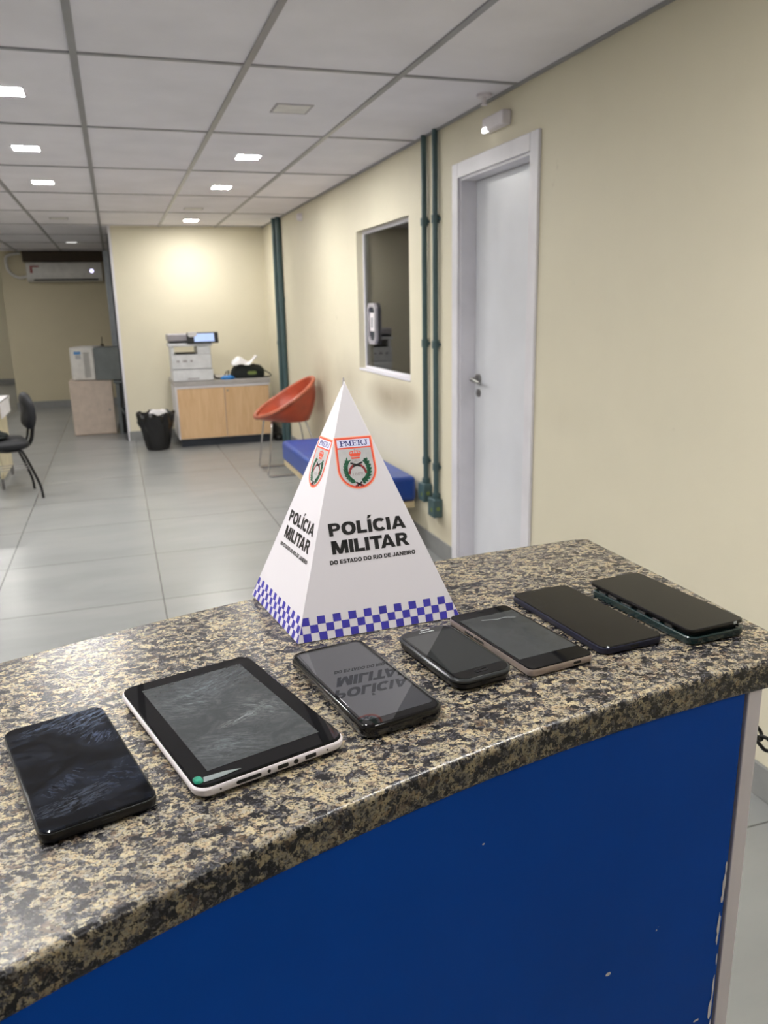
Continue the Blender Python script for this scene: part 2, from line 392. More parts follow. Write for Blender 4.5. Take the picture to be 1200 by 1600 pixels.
# skirting
bm = NB()
for y0, y1 in ((-3, 3.15), (4.055, YB)): box(bm, (XW-0.012, y0, 0), (XW, y1, 0.108))
struct('baseboard_right', bm, 'skirt', 'grey tile skirting along the cream wall', bevel=0.003)
bm = NB(); box(bm, (0.043, YB-0.012, 0), (XW-0.012, YB, 0.108)); struct('baseboard_back', bm, 'skirt', 'grey skirting under the back wall')
bm = NB(); box(bm, (-1.572, YF-0.012, 0), (XW, YF, 0.108)); box(bm, (-1.572, YF, 0), (-1.56, 18.8, 0.108)); struct('baseboard_far', bm, 'skirt', 'grey skirting of the far wall')
bm = NB(); box(bm, (-4.6, 18.788, 0), (-1.572, 18.8, 0.108)); struct('baseboard_deep', bm, 'skirt')
# ceiling grid: bars every 0.62 m along, 1.24 m across
bm = NB()
x = -0.045-0.62*7
while x < XW:
    box(bm, (x-0.013, -3, CEIL-0.006), (x+0.013, 18.8, CEIL)); x += 0.62
y = 3.34-1.24*5
while y < 18.8:
    box(bm, (-4.6, y-0.011, CEIL-0.005), (XW, y+0.011, CEIL)); y += 1.24
box(bm, (XW-0.02, -3, CEIL-0.008), (XW, YB, CEIL))
struct('trim_1', bm, 'tbar', 'grey metal grid bars of the suspended ceiling')
bm = NB(); box(bm, (0.028, YB-0.008, 0), (0.055, YB+0.13, CEIL)); struct('trim_2', bm, 'white_paint', 'white jamb strip on the free edge of the back wall', bevel=0.002)
bm = NB(); box(bm, (0.012, YB+0.03, 0.0), (0.028, YB+0.1, 2.30)); struct('trim_3', bm, 'alu_dark', 'dark bar beside the white jamb strip')
# door leaf seen edge-on beyond the back wall
d2 = thing('door_2', 'grey metal door leaf standing open beyond the back wall', None, (-0.03, 10.9, 0), kind='structure')
bx('door_leaf', 'alu', (-0.022, 0, 0.01), (0.09, 0.9, 2.2), d2, 0.004)
# door 1
d = thing('door_1', 'closed white door in the cream wall', None, (XW, 3.6, 0), kind='structure')
bm = NB()
y0, y1 = DY0-3.6, DY1-3.6
fw = 0.068
box(bm, (-0.014, y0-fw, 0), (0.0, y0+0.006, DZ+fw)); box(bm, (-0.014, y1-0.006, 0), (0.0, y1+fw, DZ+fw)); box(bm, (-0.014, y0+0.006, DZ-0.006), (0.0, y1-0.006, DZ+fw))
box(bm, (0, y0, 0), (0.149, y0+0.018, DZ)); box(bm, (0, y1-0.018, 0), (0.149, y1, DZ)); box(bm, (0, y0+0.018, DZ-0.018), (0.149, y1-0.018, DZ))
obj('door_frame', bm, 'white_paint', d, 0.003)
bx('door_leaf', 'door_paint', (0.085, y0+0.02, 0.006), (0.12, y1-0.02, DZ-0.02), d, 0.002)
bm = NB(); hy = y1-0.075; hz = 1.085
cyl(bm, (0.085, hy, hz), (0.072, hy, hz), 0.026, 20); tube(bm, [(0.075, hy, hz), (0.045, hy, hz), (0.034, hy-0.012, hz), (0.032, hy-0.06, hz-0.004), (0.034, hy-0.11, hz-0.012)], 0.009, 10)
obj('door_handle', bm, 'steel', d, smooth=50)
bm = NB(); cyl(bm, (0.085, hy, hz-0.075), (0.077, hy, hz-0.075), 0.021, 20); cyl(bm, (0.077, hy, hz-0.075), (0.074, hy, hz-0.075), 0.009, 12)
obj('lock_cylinder', bm, 'steel', d, smooth=50)
# window 1
wdw = thing('window_1', 'dark fixed office window with white frame', None, (XW+0.045, (WY0+WY1)/2, WZ0), kind='structure')
hw = (WY1-WY0)/2; hh = WZ1-WZ0
bm = NB(); t_ = 0.022
box(bm, (0, -hw, 0), (0.03, -hw+t_, hh)); box(bm, (0, hw-t_, 0), (0.03, hw, hh)); box(bm, (0, -hw+t_, hh-t_), (0.03, hw-t_, hh)); box(bm, (-0.05, -hw, 0), (0.03, hw, 0.014)); box(bm, (0, -hw+t_, 0.014), (0.03, hw-t_, 0.03))
obj('window_frame', bm, 'white_paint', wdw, 0.002)
bm = NB(); box(bm, (0.011, -hw+t_, 0.03), (0.017, hw-t_, hh-t_))
gl = obj('window_pane', bm, 'glass', wdw)
# speak-through hatch on the pane
st = thing('speaking_hatch', 'white elongated speak-through plate fixed on the dark window pane', 'intercom', (XW+0.052, 5.645, 1.345))
def octo(w_, h_, c_): return [(-w_/2, -h_/2+c_), (-w_/2+c_, -h_/2), (w_/2-c_, -h_/2), (w_/2, -h_/2+c_), (w_/2, h_/2-c_), (w_/2-c_, h_/2), (-w_/2+c_, h_/2), (-w_/2, h_/2-c_)]
def plate(name, mat, w_, h_, c_, x0, x1, parent, cz=0, hole=None):
    bm = NB(); o = octo(w_, h_, c_)
    if hole:
        i = octo(*hole)
        for xx in (x0, x1): pass
        A = [bm.verts.new((x0, y, z+cz)) for y, z in o]; B = [bm.verts.new((x0, y, z+cz)) for y, z in i]
        A2 = [bm.verts.new((x1, y, z+cz)) for y, z in o]; B2 = [bm.verts.new((x1, y, z+cz)) for y, z in i]
        for j in range(8):
            k = (j+1) % 8
            for q in ((A[j], A[k], B[k], B[j]), (A2[j], A2[k], B2[k], B2[j]), (A[j], A[k], A2[k], A2[j]), (B[j], B[k], B2[k], B2[j])): bm.faces.new(q)
    else:
        loft(bm, [[(x0, y, z+cz) for y, z in o], [(x1, y, z+cz) for y, z in o]])
    return obj(name, bm, mat, parent, 0.001)
plate('hatch_frame', 'printer_grey', 0.19, 0.29, 0.035, -0.02, 0.002, st, hole=(0.135, 0.235, 0.025))
plate('hatch_backing', 'alu_dark', 0.135, 0.235, 0.025, -0.006, 0.002, st)
plate('hatch_slider', 'white_plastic', 0.10, 0.13, 0.006, -0.014, -0.0065, st, cz=0.012)
bx('slider_grip', 'alu', (-0.018, -0.012, -0.025), (-0.0142, 0.012, 0.045), st)

# ================================================================= CEILING LIGHTS
def ceil_light(x, y, on, label, s=0.135):
    if not on: s = 0.155
    t = thing('ceiling_light', label, 'ceiling light', (x, y, CEIL-0.0005), group='recessed square lights, lit' if on else 'recessed square lights, unlit')
    bm = NB(); a, b = s/2, s/2+0.010
    for lo, hi in (((-b, -b, -0.003), (b, -a, 0)), ((-b, a, -0.003), (b, b, 0)), ((-b, -a, -0.003), (-a, a, 0)), ((a, -a, -0.003), (b, a, 0))): box(bm, lo, hi)
    obj('light_frame', bm, 'white_paint' if on else 'printer_grey', t)
    bm = NB(); box(bm, (-a+0.0005, -a+0.0005, -0.0025), (a-0.0005, a-0.0005, 0)); obj('diffuser', bm, 'lamp_on' if on else 'lamp_off', t)
    return t
ceil_light(-0.335, 3.95, True, 'lit square ceiling light cut by the left edge of the photo')
ceil_light(-0.375, 5.23, True, 'lit square ceiling light in the left row, middle of the three')
ceil_light(-0.385, 6.52, True, 'lit square ceiling light in the left row, farthest of the lit ones there')
ceil_light(0.88, 5.26, True, 'lit square ceiling light in the right row, largest and nearest')
ceil_light(0.88, 6.57, True, 'lit square ceiling light in the right row, middle of the three')
ceil_light(0.87, 9.00, True, 'lit square ceiling light just in front of the back wall')
ceil_light(0.885, 3.99, False, 'unlit square ceiling fixture nearest the camera')
ceil_light(0.80, 7.98, False, 'unlit square ceiling fixture between two lit ones in the right row')
ceil_light(-0.42, 8.95, False, 'unlit square ceiling fixture left of the back wall')
dl_ = ceil_light(-0.44, 12.0, True, 'weakly lit square ceiling light in front of the split air conditioner'); dl_['group'] = 'recessed square lights, weak'
for ch_ in dl_.children:
    if ch_.name.startswith('diffuser'): ch_.data.materials[0] = M['lamp_weak']
for x, y in ((-0.36, 1.39), (-0.36, 0.62), (0.88, 0.62), (-1.63, 0.9), (-1.75, 11.6), (-1.63, 2.6), (-1.63, 5.2), (-1.63, 7.8), (-2.9, 3.9), (-2.9, 6.5), (-2.9, 10.4), (-3.0, 16.5)):  # unseen lamps; several added only to brighten the pyramid and the far recess
    ceil_light(x, y, True, 'lit square ceiling light outside the frame')

hl_ = ceil_light(0.88, -0.66, True, 'dimmer lit square ceiling light outside the frame')  # unseen lamp added for front light, dimmed to suit end panel and pyramid
for ch_ in hl_.children:
    if ch_.name.startswith('diffuser'): ch_.data.materials[0] = M['lamp_half']

# ================================================================= COUNTER
ZT = 1.155; TH = 0.029
ci, Ri = (0.6617, -1.3453), 1.8775
co_, Ro = (0.6484, -1.1620), 2.0999
def arc(c, R, x0, x1, n): return [(x, c[1]+math.sqrt(R*R-(x-c[0])**2)) for x in [x0+(x1-x0)*i/n for i in range(n+1)]]
out = arc(ci, Ri, -0.78, 0.585, 70) + [(0.5945, 0.545)] + [(0.601, 0.733), (0.6046, 0.9316)] + arc(co_, Ro, 0.585, -0.95, 70)
bm = NB(); prism(bm, out, ZT-TH, ZT)
ct = obj('granite_countertop', bm, 'granite', None, 0.0045, seg=4)
tag(ct, 'curved speckled beige and black granite countertop carrying the phones and the pyramid', 'countertop')
def sector(a0, a1, r0, r1, n, c=(0.664, -1.38)):
    P = [(c[0]+r0*math.sin(a0+(a1-a0)*i/n), c[1]+r0*math.cos(a0+(a1-a0)*i/n)) for i in range(n+1)]
    Q = [(c[0]+r1*math.sin(a0+(a1-a0)*i/n), c[1]+r1*math.cos(a0+(a1-a0)*i/n)) for i in range(n+1)]
    return P + Q[::-1]
dk = thing('reception_counter', 'curved reception counter base with blue inner panel and white end panel', 'counter', (0, 0, 0))
ZB = ZT-TH-0.0005
R0 = 1.919
bm = NB(); prism(bm, sector(rad(-40), rad(-4.24), R0, R0+0.018, 60), 0.0, ZB); obj('blue_panel', bm, 'blue_panel', dk)
bm = NB(); prism(bm, sector(rad(-4.235), rad(-4.14), R0+0.003, R0+0.016, 2), 0.0, ZB); obj('panel_seam', bm, 'seam', dk)
bm = NB(); prism(bm, sector(rad(-4.12), rad(-3.62), R0-0.001, R0+0.37, 3), 0.0, ZB); obj('end_panel', bm, 'end_panel', dk, 0.001)
bm = NB(); prism(bm, sector(rad(-38), rad(-4.3), R0+0.355, R0+0.37, 60), 0.0, ZB); obj('outer_panel', bm, 'blue_panel', dk)
# paint chips on the blue panel
cc = (0.664, -1.38)
def chip(ang, z, wa, hz_, seed):
    bm = NB(); rnd = random.Random(seed); n = 11; vs = []
    for i in range(n):
        a = 2*PI*i/n; k = 0.7+0.5*rnd.random()
        th = rad(ang)+wa*math.cos(a)*k/R0; r = R0-0.0006
        vs.append(bm.verts.new((cc[0]+r*math.sin(th), cc[1]+r*math.cos(th), z+hz_*math.sin(a)*k)))
    bm.faces.new(vs)
    obj('paint_chip', bm, 'paper', dk)
for i, (a, z, wa, h_) in enumerate([(-8.55, 0.869, 0.0016, 0.0012), (-4.90, 0.757, 0.0020, 0.0009), (-12.9, 1.067, 0.0006, 0.0005), (-6.82, 0.894, 0.0005, 0.0006), (-6.75, 0.897, 0.0003, 0.0003),
     (-4.29, 0.935, 0.0008, 0.005), (-4.31, 0.915, 0.0014, 0.012), (-4.33, 0.899, 0.0016, 0.004), (-4.36, 0.868, 0.0014, 0.012), (-4.37, 0.852, 0.001, 0.006), (-4.30, 0.826, 0.0006, 0.006),
     (-4.33, 0.79, 0.0010, 0.012), (-4.38, 0.765, 0.0018, 0.010), (-4.31, 0.742, 0.0008, 0.006)]):
    q_ = 1.9 if i < 4 else 1.35
    chip(a, z, wa*q_, h_*q_, i)

# ================================================================= PYRAMID
PA, PB_, PC = V(.12127, .87933, ZT), V(.14157, .72117, ZT), V(.32016, .72958, ZT)
PD = PA+PC-PB_; PT = V(.2207, .8045, ZT+.2493)
lift = V(0, 0, 0.0005)
py = thing('police_pyramid', 'white cardboard pyramid with black police lettering, crest and blue chequered base on the countertop', 'display pyramid', (.2207, .8045, ZT+0.0005))
org = Vector(py.location)
bm = NB(); vs = [bm.verts.new(p+lift-org) for p in (PA, PB_, PC, PD)]; ap = bm.verts.new(PT-org)
for i in range(4): bm.faces.new((vs[i], vs[(i+1) % 4], ap))
bm.faces.new(vs[::-1])
obj('card_body', bm, 'card', py, 0.0004)
def uvmap(P, Q):
    e = (Q-P).normalized(); mid = (P+Q)/2; v = PT-mid; skew = v.dot(e); v = v-e*skew; L = v.length; v.normalize(); n = e.cross(v)
    s = (Q-P).length/0.179
    def f(u, vv, off):   # u,v in millimetres
        return mid + e*(u*0.001*s+skew*vv*0.001/L) + v*(vv*0.001) + n*(off*0.001) - org + lift
    return f, L*1000, 89.5
def polys(name, mat, f, lst, off, parent):
    bm = NB()
    for poly in lst:
        vs = [bm.verts.new(f(u, v, off)) for u, v in poly]
        if len(vs) > 2: bm.faces.new(vs)
    bmesh.ops.triangulate(bm, faces=bm.faces, ngon_method='EAR_CLIP')
    me = bpy.data.meshes.new(name); bm.to_mesh(me); bm.free(); me.materials.append(M[mat])
    o = bpy.data.objects.new(name, me); C.objects.link(o); o.parent = parent; return o
_tc = {}
def text2d(body, bold):
    if (body, bold) in _tc: return _tc[(body, bold)]
    cu = bpy.data.curves.new('t', 'FONT'); cu.body = body; cu.offset = bold; cu.resolution_u = 4; cu.space_character = 1.0+bold*2.2
    o = bpy.data.objects.new('t', cu); C.objects.link(o); dg = bpy.context.evaluated_depsgraph_get(); dg.update()
    me = o.evaluated_get(dg).to_mesh(); vs = [(v.co.x, v.co.y) for v in me.vertices]; fs = [tuple(p.vertices) for p in me.polygons]
    bpy.data.objects.remove(o); bpy.data.curves.remove(cu)
    _tc[(body, bold)] = (vs, fs); return vs, fs
def place_text(bm, body, bold, u0, u1, v0, v1, fn, ref=None):
    vs, fs = text2d(body, bold); rv = text2d(ref, bold)[0] if ref else vs
    xa, xb = min(p[0] for p in vs), max(p[0] for p in vs); ya, yb = min(p[1] for p in rv), max(p[1] for p in rv)
    out = [bm.verts.new(fn(u0+(x-xa)/(xb-xa)*(u1-u0), v0+(y-ya)/(yb-ya)*(v1-v0))) for x, y in vs]
    for f in fs:
        try: bm.faces.new([out[i] for i in f])
        except ValueError: pass
def rect(x0, y0, x1, y1): return [(x0, y0), (x1, y0), (x1, y1), (x0, y1)]
def serif(ch):
    S = []
    def bowl(x, y, rx, ry, ix, iy):
        A = [(x+rx*math.cos(t), y+ry*math.sin(t)) for t in [PI/2-PI*i/10 for i in range(11)]]
        B = [(x+ix*math.cos(t), y+iy*math.sin(t)) for t in [-PI/2+PI*i/10 for i in range(11)]]
        return A+B
    if ch in 'PR':
        S += [rect(.14, .1, .34, .9), rect(0, 0, .5, .1), rect(0, .9, .5, 1), bowl(.45, .74, .42, .26, .2, .17), rect(.34, .91, .46, 1), rect(.34, .48, .46, .57)]
        if ch == 'R': S += [[(.5, .5), (.72, .5), (.98, .1), (.76, .1)], rect(.7, 0, 1.05, .1)]
    if ch == 'M':
        S += [rect(.1, .1, .2, .9), rect(.8, .1, 1.0, .9), rect(0, 0, .32, .1), rect(.68, 0, 1.1, .1), rect(0, .9, .26, 1), rect(.84, .9, 1.1, 1), [(.08, 1), (.3, 1), (.62, .1), (.5, .1)], [(.84, 1), (.96, 1), (.6, .1), (.5, .1)]]
    if ch == 'E':
        S += [rect(.14, .1, .34, .9), rect(0, 0, .86, .1), rect(0, .9, .84, 1), rect(.34, .45, .6, .55), rect(.58, .36, .66, .64), rect(.78, .1, .88, .3), rect(.76, .7, .84, .9)]
    if ch == 'J':
        S += [rect(.36, .25, .56, .9), rect(.2, .9, .72, 1)]
        S += [[(.56, .25), (.54, .1), (.42, 0), (.2, -.02), (.04, .08), (.02, .26), (.16, .28), (.2, .12), (.3, .08), (.36, .14), (.36, .25)]]
    return S
def bold(ch):
    """heavy sans capitals in a cell 1 high; returns width and polygons"""
    t = 0.27; h = 0.22
    def ring(cx, cy, rx, ry, ix, iy, a0=0, a1=2*PI, n=20):
        A = [(cx+rx*math.copysign(abs(math.cos(a))**0.85, math.cos(a)), cy+ry*math.copysign(abs(math.sin(a))**0.85, math.sin(a))) for a in [a0+(a1-a0)*i/n for i in range(n+1)]]
        B = [(cx+ix*math.cos(a), cy+iy*math.sin(a)) for a in [a0+(a1-a0)*i/n for i in range(n+1)]]
        return [[A[i], A[i+1], B[i+1], B[i]] for i in range(n)]
    if ch in 'PR':
        S = [rect(0, 0, t, 1), rect(t, 1-h*.95, .44, 1), rect(t, .38, .44, .38+h*.9)] + ring(.42, .69, .36, .31, .12, .11, -PI/2, PI/2, 10)
        if ch == 'R': return .86, S+[[(.36, .4), (.62, .42), (.90, 0), (.60, 0)]]
        return .78, S
    if ch == 'O': return .96, ring(.48, .5, .48, .52, .205, .28)
    if ch == 'C': return .90, ring(.47, .5, .47, .52, .20, .28, rad(42), rad(318))
    if ch == 'L': return .68, [rect(0, 0, t, 1), rect(t, 0, .66, .24)]
    if ch in 'IÍ': return t, [rect(0, 0, t, 1)] + ([[(.02, 1.08), (.16, 1.08), (.36, 1.34), (.10, 1.34)]] if ch == 'Í' else [])
    if ch == 'A': return .98, [[(0, 0), (.28, 0), (.58, 1), (.36, 1)], [(.98, 0), (.70, 0), (.40, 1), (.62, 1)], rect(.26, .18, .72, .37)]
    if ch == 'M': return 1.06, [rect(0, 0, .25, 1), rect(.81, 0, 1.06, 1), [(.0, 1), (.34, 1), (.64, 0), (.42, 0)], [(1.06, 1), (.72, 1), (.42, 0), (.64, 0)]]
    if ch == ' ': return .30, []
    if ch == 'D': return .88, [rect(0, 0, t, 1), rect(t, .78, .42, 1), rect(t, 0, .42, .22)] + ring(.40, .5, .48, .5, .21, .28, -PI/2, PI/2, 12)
    if ch == 'E': return .74, [rect(0, 0, t, 1), rect(t, 0, .74, .22), rect(t, .39, .68, .60), rect(t, .78, .73, 1)]
    if ch == 'N': return .88, [rect(0, 0, .25, 1), rect(.63, 0, .88, 1), [(0, 1), (.27, 1), (.88, 0), (.61, 0)]]
    if ch == 'U': return .86, [rect(0, .38, t, 1), rect(.59, .38, .86, 1)] + ring(.43, .40, .43, .42, .16, .17, -PI, 0, 10)
    if ch == 'G': return .94, ring(.47, .5, .47, .52, .20, .28, rad(42), rad(330)) + [rect(.50, .36, .92, .56), rect(.68, .08, .92, .40)]
    if ch == 'J': return .66, [rect(.40, .28, .66, 1)] + ring(.33, .30, .33, .32, .075, .09, -PI, 0, 10)
    if ch == 'S': return .80, ring(.40, .735, .37, .285, .12, .085, rad(20), rad(270), 14) + ring(.40, .285, .39, .305, .13, .095, rad(-160), rad(90), 14)
    if ch == 'T': return .82, [rect(.27, 0, .55, 1), rect(0, .76, .82, 1)]
def bold_line(word, u0, u1, v0, v1):
    L = [bold(c) for c in word]; gaps = [{'TA': -0.14, 'CI': 0.04, 'LI': 0.03}.get(a+b, 0.07) for a, b in zip(word, word[1:])]+[0]
    tot = sum(x[0] for x in L)+sum(gaps); k = (u1-u0)/tot; x = 0; out = []
    for (wd, S), gap in zip(L, gaps):
        out += [[(u0+(x+a)*k, v0+b*(v1-v0)) for a, b in p] for p in S]; x += wd+gap
    return out
def leaf(x, y, a, l, w_):
    c, s_ = math.cos(a), math.sin(a)
    P = [(0, 0), (.3*l, w_/2), (.7*l, w_/2*.8), (l, 0), (.7*l, -w_/2*.8), (.3*l, -w_/2)]
    return [(x+px*c-py_*s_, y+px*s_+py_*c) for px, py_ in P]
def bar(x0, y0, x1, y1, w_):
    d = math.hypot(x1-x0, y1-y0); nx, ny = -(y1-y0)/d*w_/2, (x1-x0)/d*w_/2
    return [(x0+nx, y0+ny), (x1+nx, y1+ny), (x1-nx, y1-ny), (x0-nx, y0-ny)]
def shield(inset):
    a = inset; top = 201.3-a; pts = [(-20.4+a*1.02, top), (20.4-a*1.02, top)]
    n = 18; yc = 168.5; rx, ry = 21.3-a, 20.3-a
    for i in range(n+1):
        t = -PI*i/n; pts.append((rx*math.cos(t), yc+ry*math.sin(t)))
    return pts
def ring2(o, i):
    n = len(o); return [[o[j], o[(j+1) % n], i[(j+1) % n], i[j]] for j in range(n)]
def decorate(P, Q):
    f, L, hw_ = uvmap(P, Q)
    # chequered band: three rows of squares clipped to the slanted face
    S = 8.3; H = 8.0; lst = []
    for r in range(3):
        for k in range(-12, 12):
            if (k+r) % 2: continue
            x0, x1 = k*S, (k+1)*S; y0, y1 = r*H, (r+1)*H
            lim = lambda y: hw_*(1-y/L)-0.6
            a0, a1 = max(x0, -lim(y0)), max(x0, -lim(y1)); b0, b1 = min(x1, lim(y0)), min(x1, lim(y1))
            if b0-a0 < 0.2: continue
            p = [(a0, y0+0.4), (b0, y0+0.4)]
            p += [(b1, y1+0.4), (a1, y1+0.4)] if b1-a1 > 0.2 else [((a1+b1)/2, y1)]
            lst.append(p)
    polys('chequered_band', 'ink_blue', f, lst, 0.12, py)
    bm = NB(); g = lambda u, v: f(u+1.6, v, 0.12)
    for poly in bold_line('POLÍCIA', -42.3, 42, 101.8, 115.0) + bold_line('MILITAR', -41.8, 42.8, 83.4, 97.0):
        bm.faces.new([bm.verts.new(g(a, b)) for a, b in poly])
    for poly in bold_line('DO ESTADO DO RIO DE JANEIRO', -46, 48.2, 73.3, 77.5):
        bm.faces.new([bm.verts.new(g(a, b)) for a, b in poly])
    me = bpy.data.meshes.new('lettering'); bm.to_mesh(me); bm.free(); me.materials.append(M['ink_black'])
    o = bpy.data.objects.new('lettering', me); C.objects.link(o); o.parent = py; o['label'] = 'bold black police lettering'
    # crest
    fc = lambda u, v, off: f(u*0.97-0.3, v, off)
    cr = polys('crest', 'ink_orange', fc, [shield(0)], 0.14, py); cr['label'] = 'orange edged crest'
    polys('crest_keyline', 'ink_pink', fc, ring2(shield(-0.9), shield(-0.05)), 0.10, cr)
    polys('crest_field', 'ink_silver', fc, [[p for p in shield(1.9) if p[1] < 189.6] + [(-18.6, 189.6), (18.6, 189.6)]], 0.22, cr)
    polys('name_band', 'ink_lilac', fc, [rect(-18.5, 191.2, 18.5, 199.4)], 0.22, cr)
    lst = []; xx = -15.6
    for ch, wd, gw in zip('PMERJ', (5.6, 7.4, 5.9, 6.8, 4.6), (.75, 1.1, .88, 1.05, .72)):
        for p in serif(ch): lst.append([(xx+x/gw*wd, 192.6+y*5.6) for x, y in p])
        xx += wd+0.35
    polys('crest_lettering', 'ink_navy', fc, lst, 0.30, cr)
    # crown
    cw = [[(-4.6, 180.4), (4.6, 180.4), (5.0, 182.2), (-5.0, 182.2)], [(-5.2, 182.9), (5.2, 182.9), (6.9, 186.2), (-6.9, 186.2)]]
    for s_ in (-1, 1):
        cw += [bar(s_*6.5, 186.2, s_*5.2, 188.0, 0.9), bar(s_*5.2, 188.0, s_*1.0, 188.9, 0.9), bar(s_*3.2, 186.2, s_*2.2, 188.3, 0.8)]
    cw += [rect(-0.5, 186.2, 0.5, 189.2)]
    polys('crown', 'ink_orange', fc, [[(x, y-1.6) for x, y in p] for p in cw], 0.30, cr)
    polys('crown_cross', 'ink_grey', fc, [rect(-0.45, 187.6, 0.45, 190.0), rect(-1.2, 188.6, 1.2, 189.3)], 0.33, cr)
    # wreath: broad oak leaves on the right, slim palm leaves on the left
    lst = []
    for i in range(9):
        t = rad(-72+i*13); x_, y_ = 13.2*math.cos(t), 168+14.0*math.sin(t)
        lst.append(bar(x_, y_, 13.2*math.cos(t+.25), 168+14*math.sin(t+.25), 1.6))
        for k in (-0.85, 0.0, 0.85): lst.append(leaf(x_, y_, t+PI/2+k, 4.2, 2.9))
    for i in range(10):
        t = rad(252-i*11.5); x_, y_ = 12.8*math.cos(t), 168+14.0*math.sin(t)
        lst.append(bar(x_, y_, 12.8*math.cos(t-.22), 168+14*math.sin(t-.22), 0.9))
        for k in (-0.55, 0.35): lst.append(leaf(x_, y_, t-PI/2+k, 6.2, 1.9))
    polys('laurel_wreath', 'ink_green', fc, lst, 0.30, cr)
    lst = [bar(-6.8, 174.8, 4.5, 170.8, 1.9), bar(6.8, 174.8, -4.5, 170.8, 1.9), bar(-3.4, 154.6, 2.4, 150.6, 1.7), bar(3.4, 154.6, -2.4, 150.6, 1.7)]
    polys('crossed_pistols', 'ink_black', fc, lst, 0.34, cr)
    lst = []
    for s_ in (-1, 1):
        P_ = [(s_*2.8, 172.6), (s_*6.0, 170.6), (s_*8.4, 167.4), (s_*9.6, 163.2)]
        for a, b in zip(P_, P_[1:]): lst.append(bar(*a, *b, 2.6))
        lst.append(bar(s_*4.6, 150.2, s_*0.8, 152.4, 2.0))
    polys('pistol_grips', 'ink_red', fc, lst, 0.30, cr)
    bm = NB(); g2 = lambda u, v: fc(u, v, 0.32)
    place_text(bm, 'GRP', 0.0, -5, 5, 175.2, 178.0, g2); place_text(bm, '1809', 0.0, -5.5, 5.5, 161.4, 164.4, g2)
    me = bpy.data.meshes.new('crest_date'); bm.to_mesh(me); bm.free(); me.materials.append(M['ink_grey'])
    o = bpy.data.objects.new('crest_date', me); C.objects.link(o); o.parent = cr
for P, Q in ((PB_, PC), (PA, PB_), (PC, PD), (PD, PA)): decorate(P, Q)
bm = NB(); q = PT-org
loft(bm, [[q+V(-.0022, -.0005, -.006), q+V(.0014, .0008, -.006), q+V(.0012, .0012, -.006), q+V(-.0022, 0, -.006)], [q+V(-.0012, -.0003, .003), q+V(.0002, .0003, .003), q+V(.0001, .0005, .003), q+V(-.0012, 0, .003)]])
obj('tip_tab', bm, 'card', py)

# ================================================================= PHONES
ZP = ZT+0.0004
def device(name, label, cat, c, rot, group=None): return thing(name, label, cat, (c[0], c[1], ZP), rad(rot), group)
def flat(name, mat, wd, ln, r, z0, z1, par, cx=0, cy=0, ins=0.0002):
    bm = NB(); rslab(bm, wd, ln, r, [(z0, 0), (z1-ins, 0), (z1, ins)], cx, cy); return obj(name, bm, mat, par, smooth=30)
# 1 left, smudged all-black phone
p = device('smartphone', 'all-black phone with a smudged screen, at the left end of the row', 'phone', (-.0583, .5575), 14.6)
L, W = .1525, .0755
bm = NB(); rslab(bm, W, L, .0085, [(0, .0022), (.0012, .0006), (.003, 0), (.0062, 0), (.0072, .0004)]); obj('body', bm, 'black_plastic', p, smooth=30)
bm = NB(); rslab(bm, W-.0005, L-.0005, .0083, [(.0072, 0), (.0076, 0), (.0079, .0002)]); obj('frame_line', bm, 'grey_chrome', p, smooth=30)
bm = NB(); rslab(bm, W-.0014, L-.0014, .008, [(.0079, 0), (.0088, .0002), (.0093, .0012)]); obj('screen_glass', bm, 'smudged_glass', p, smooth=30)
bm = NB(); rslab(bm, .009, .0006, .0003, [(.0030, 0), (.0054, 0)], 0.004, -L/2-.0001); obj('charging_port', bm, 'port', p)
# 2 tablet
p = device('tablet', 'white-edged tablet with a large grey screen, second from the left', 'tablet', (.0545, .5900), 15.6)
L, W = .1810, .1190
bm = NB(); rslab(bm, W, L, .011, [(0, .006), (.0012, .0028), (.0032, .0006), (.0052, 0), (.0078, 0), (.0092, .0008)]); obj('body', bm, 'white_plastic', p, smooth=30)
bm = NB(); rslab(bm, W-.0022, L-.0022, .0105, [(.0090, 0), (.0104, .0003), (.0110, .0014)]); fr = obj('front_glass', bm, 'black_glass', p, smooth=30)
flat('screen', 'screen_grey', .0895, .147, .0006, .0109, .01112, p, 0, .001, 0.00003)
def port(par, x, ln_y, z, wd, hh_, round_=True):
    bm = NB(); o = rrect(wd, hh_, hh_/2 if round_ else hh_*.2)
    loft(bm, [[(x+a, ln_y+.0006, z+b) for a, b in o], [(x+a, ln_y-.0003, z+b) for a, b in o]]); return bm
yb = -L/2
for nm, x_, wd, hh_ in (('speaker_slot', -.0215, .019, .0026), ('power_jack', -.006, .0026, .0026), ('usb_port', .005, .0085, .0030), ('headphone_jack', .0155, .0038, .0038), ('hdmi_port', .0275, .0090, .0030), ('microphone_hole', .0415, .0014, .0014), ('reset_hole', -.0425, .0014, .0014)):
    obj(nm, port(p, x_, yb, .0060, wd, hh_, 'port' not in nm), 'port', p)
bm = NB(); loft(bm, [[(-.0545+x*k, -.0800+y*k, .0111+z_) for x, y in rrect(.0065, .0085, .003)] for z_, k in ((0, 1), (.0009, .95), (.0016, .7))]); obj('green_sticker', bm, 'green_sticker', p, smooth=60)
bm = NB(); prism(bm, [(-.0520, -.0845), (-.040, -.0850), (-.024, -.0835), (-.034, -.0800), (-.050, -.0785)], .0111, .0114); obj('peeled_film', bm, 'film', p)
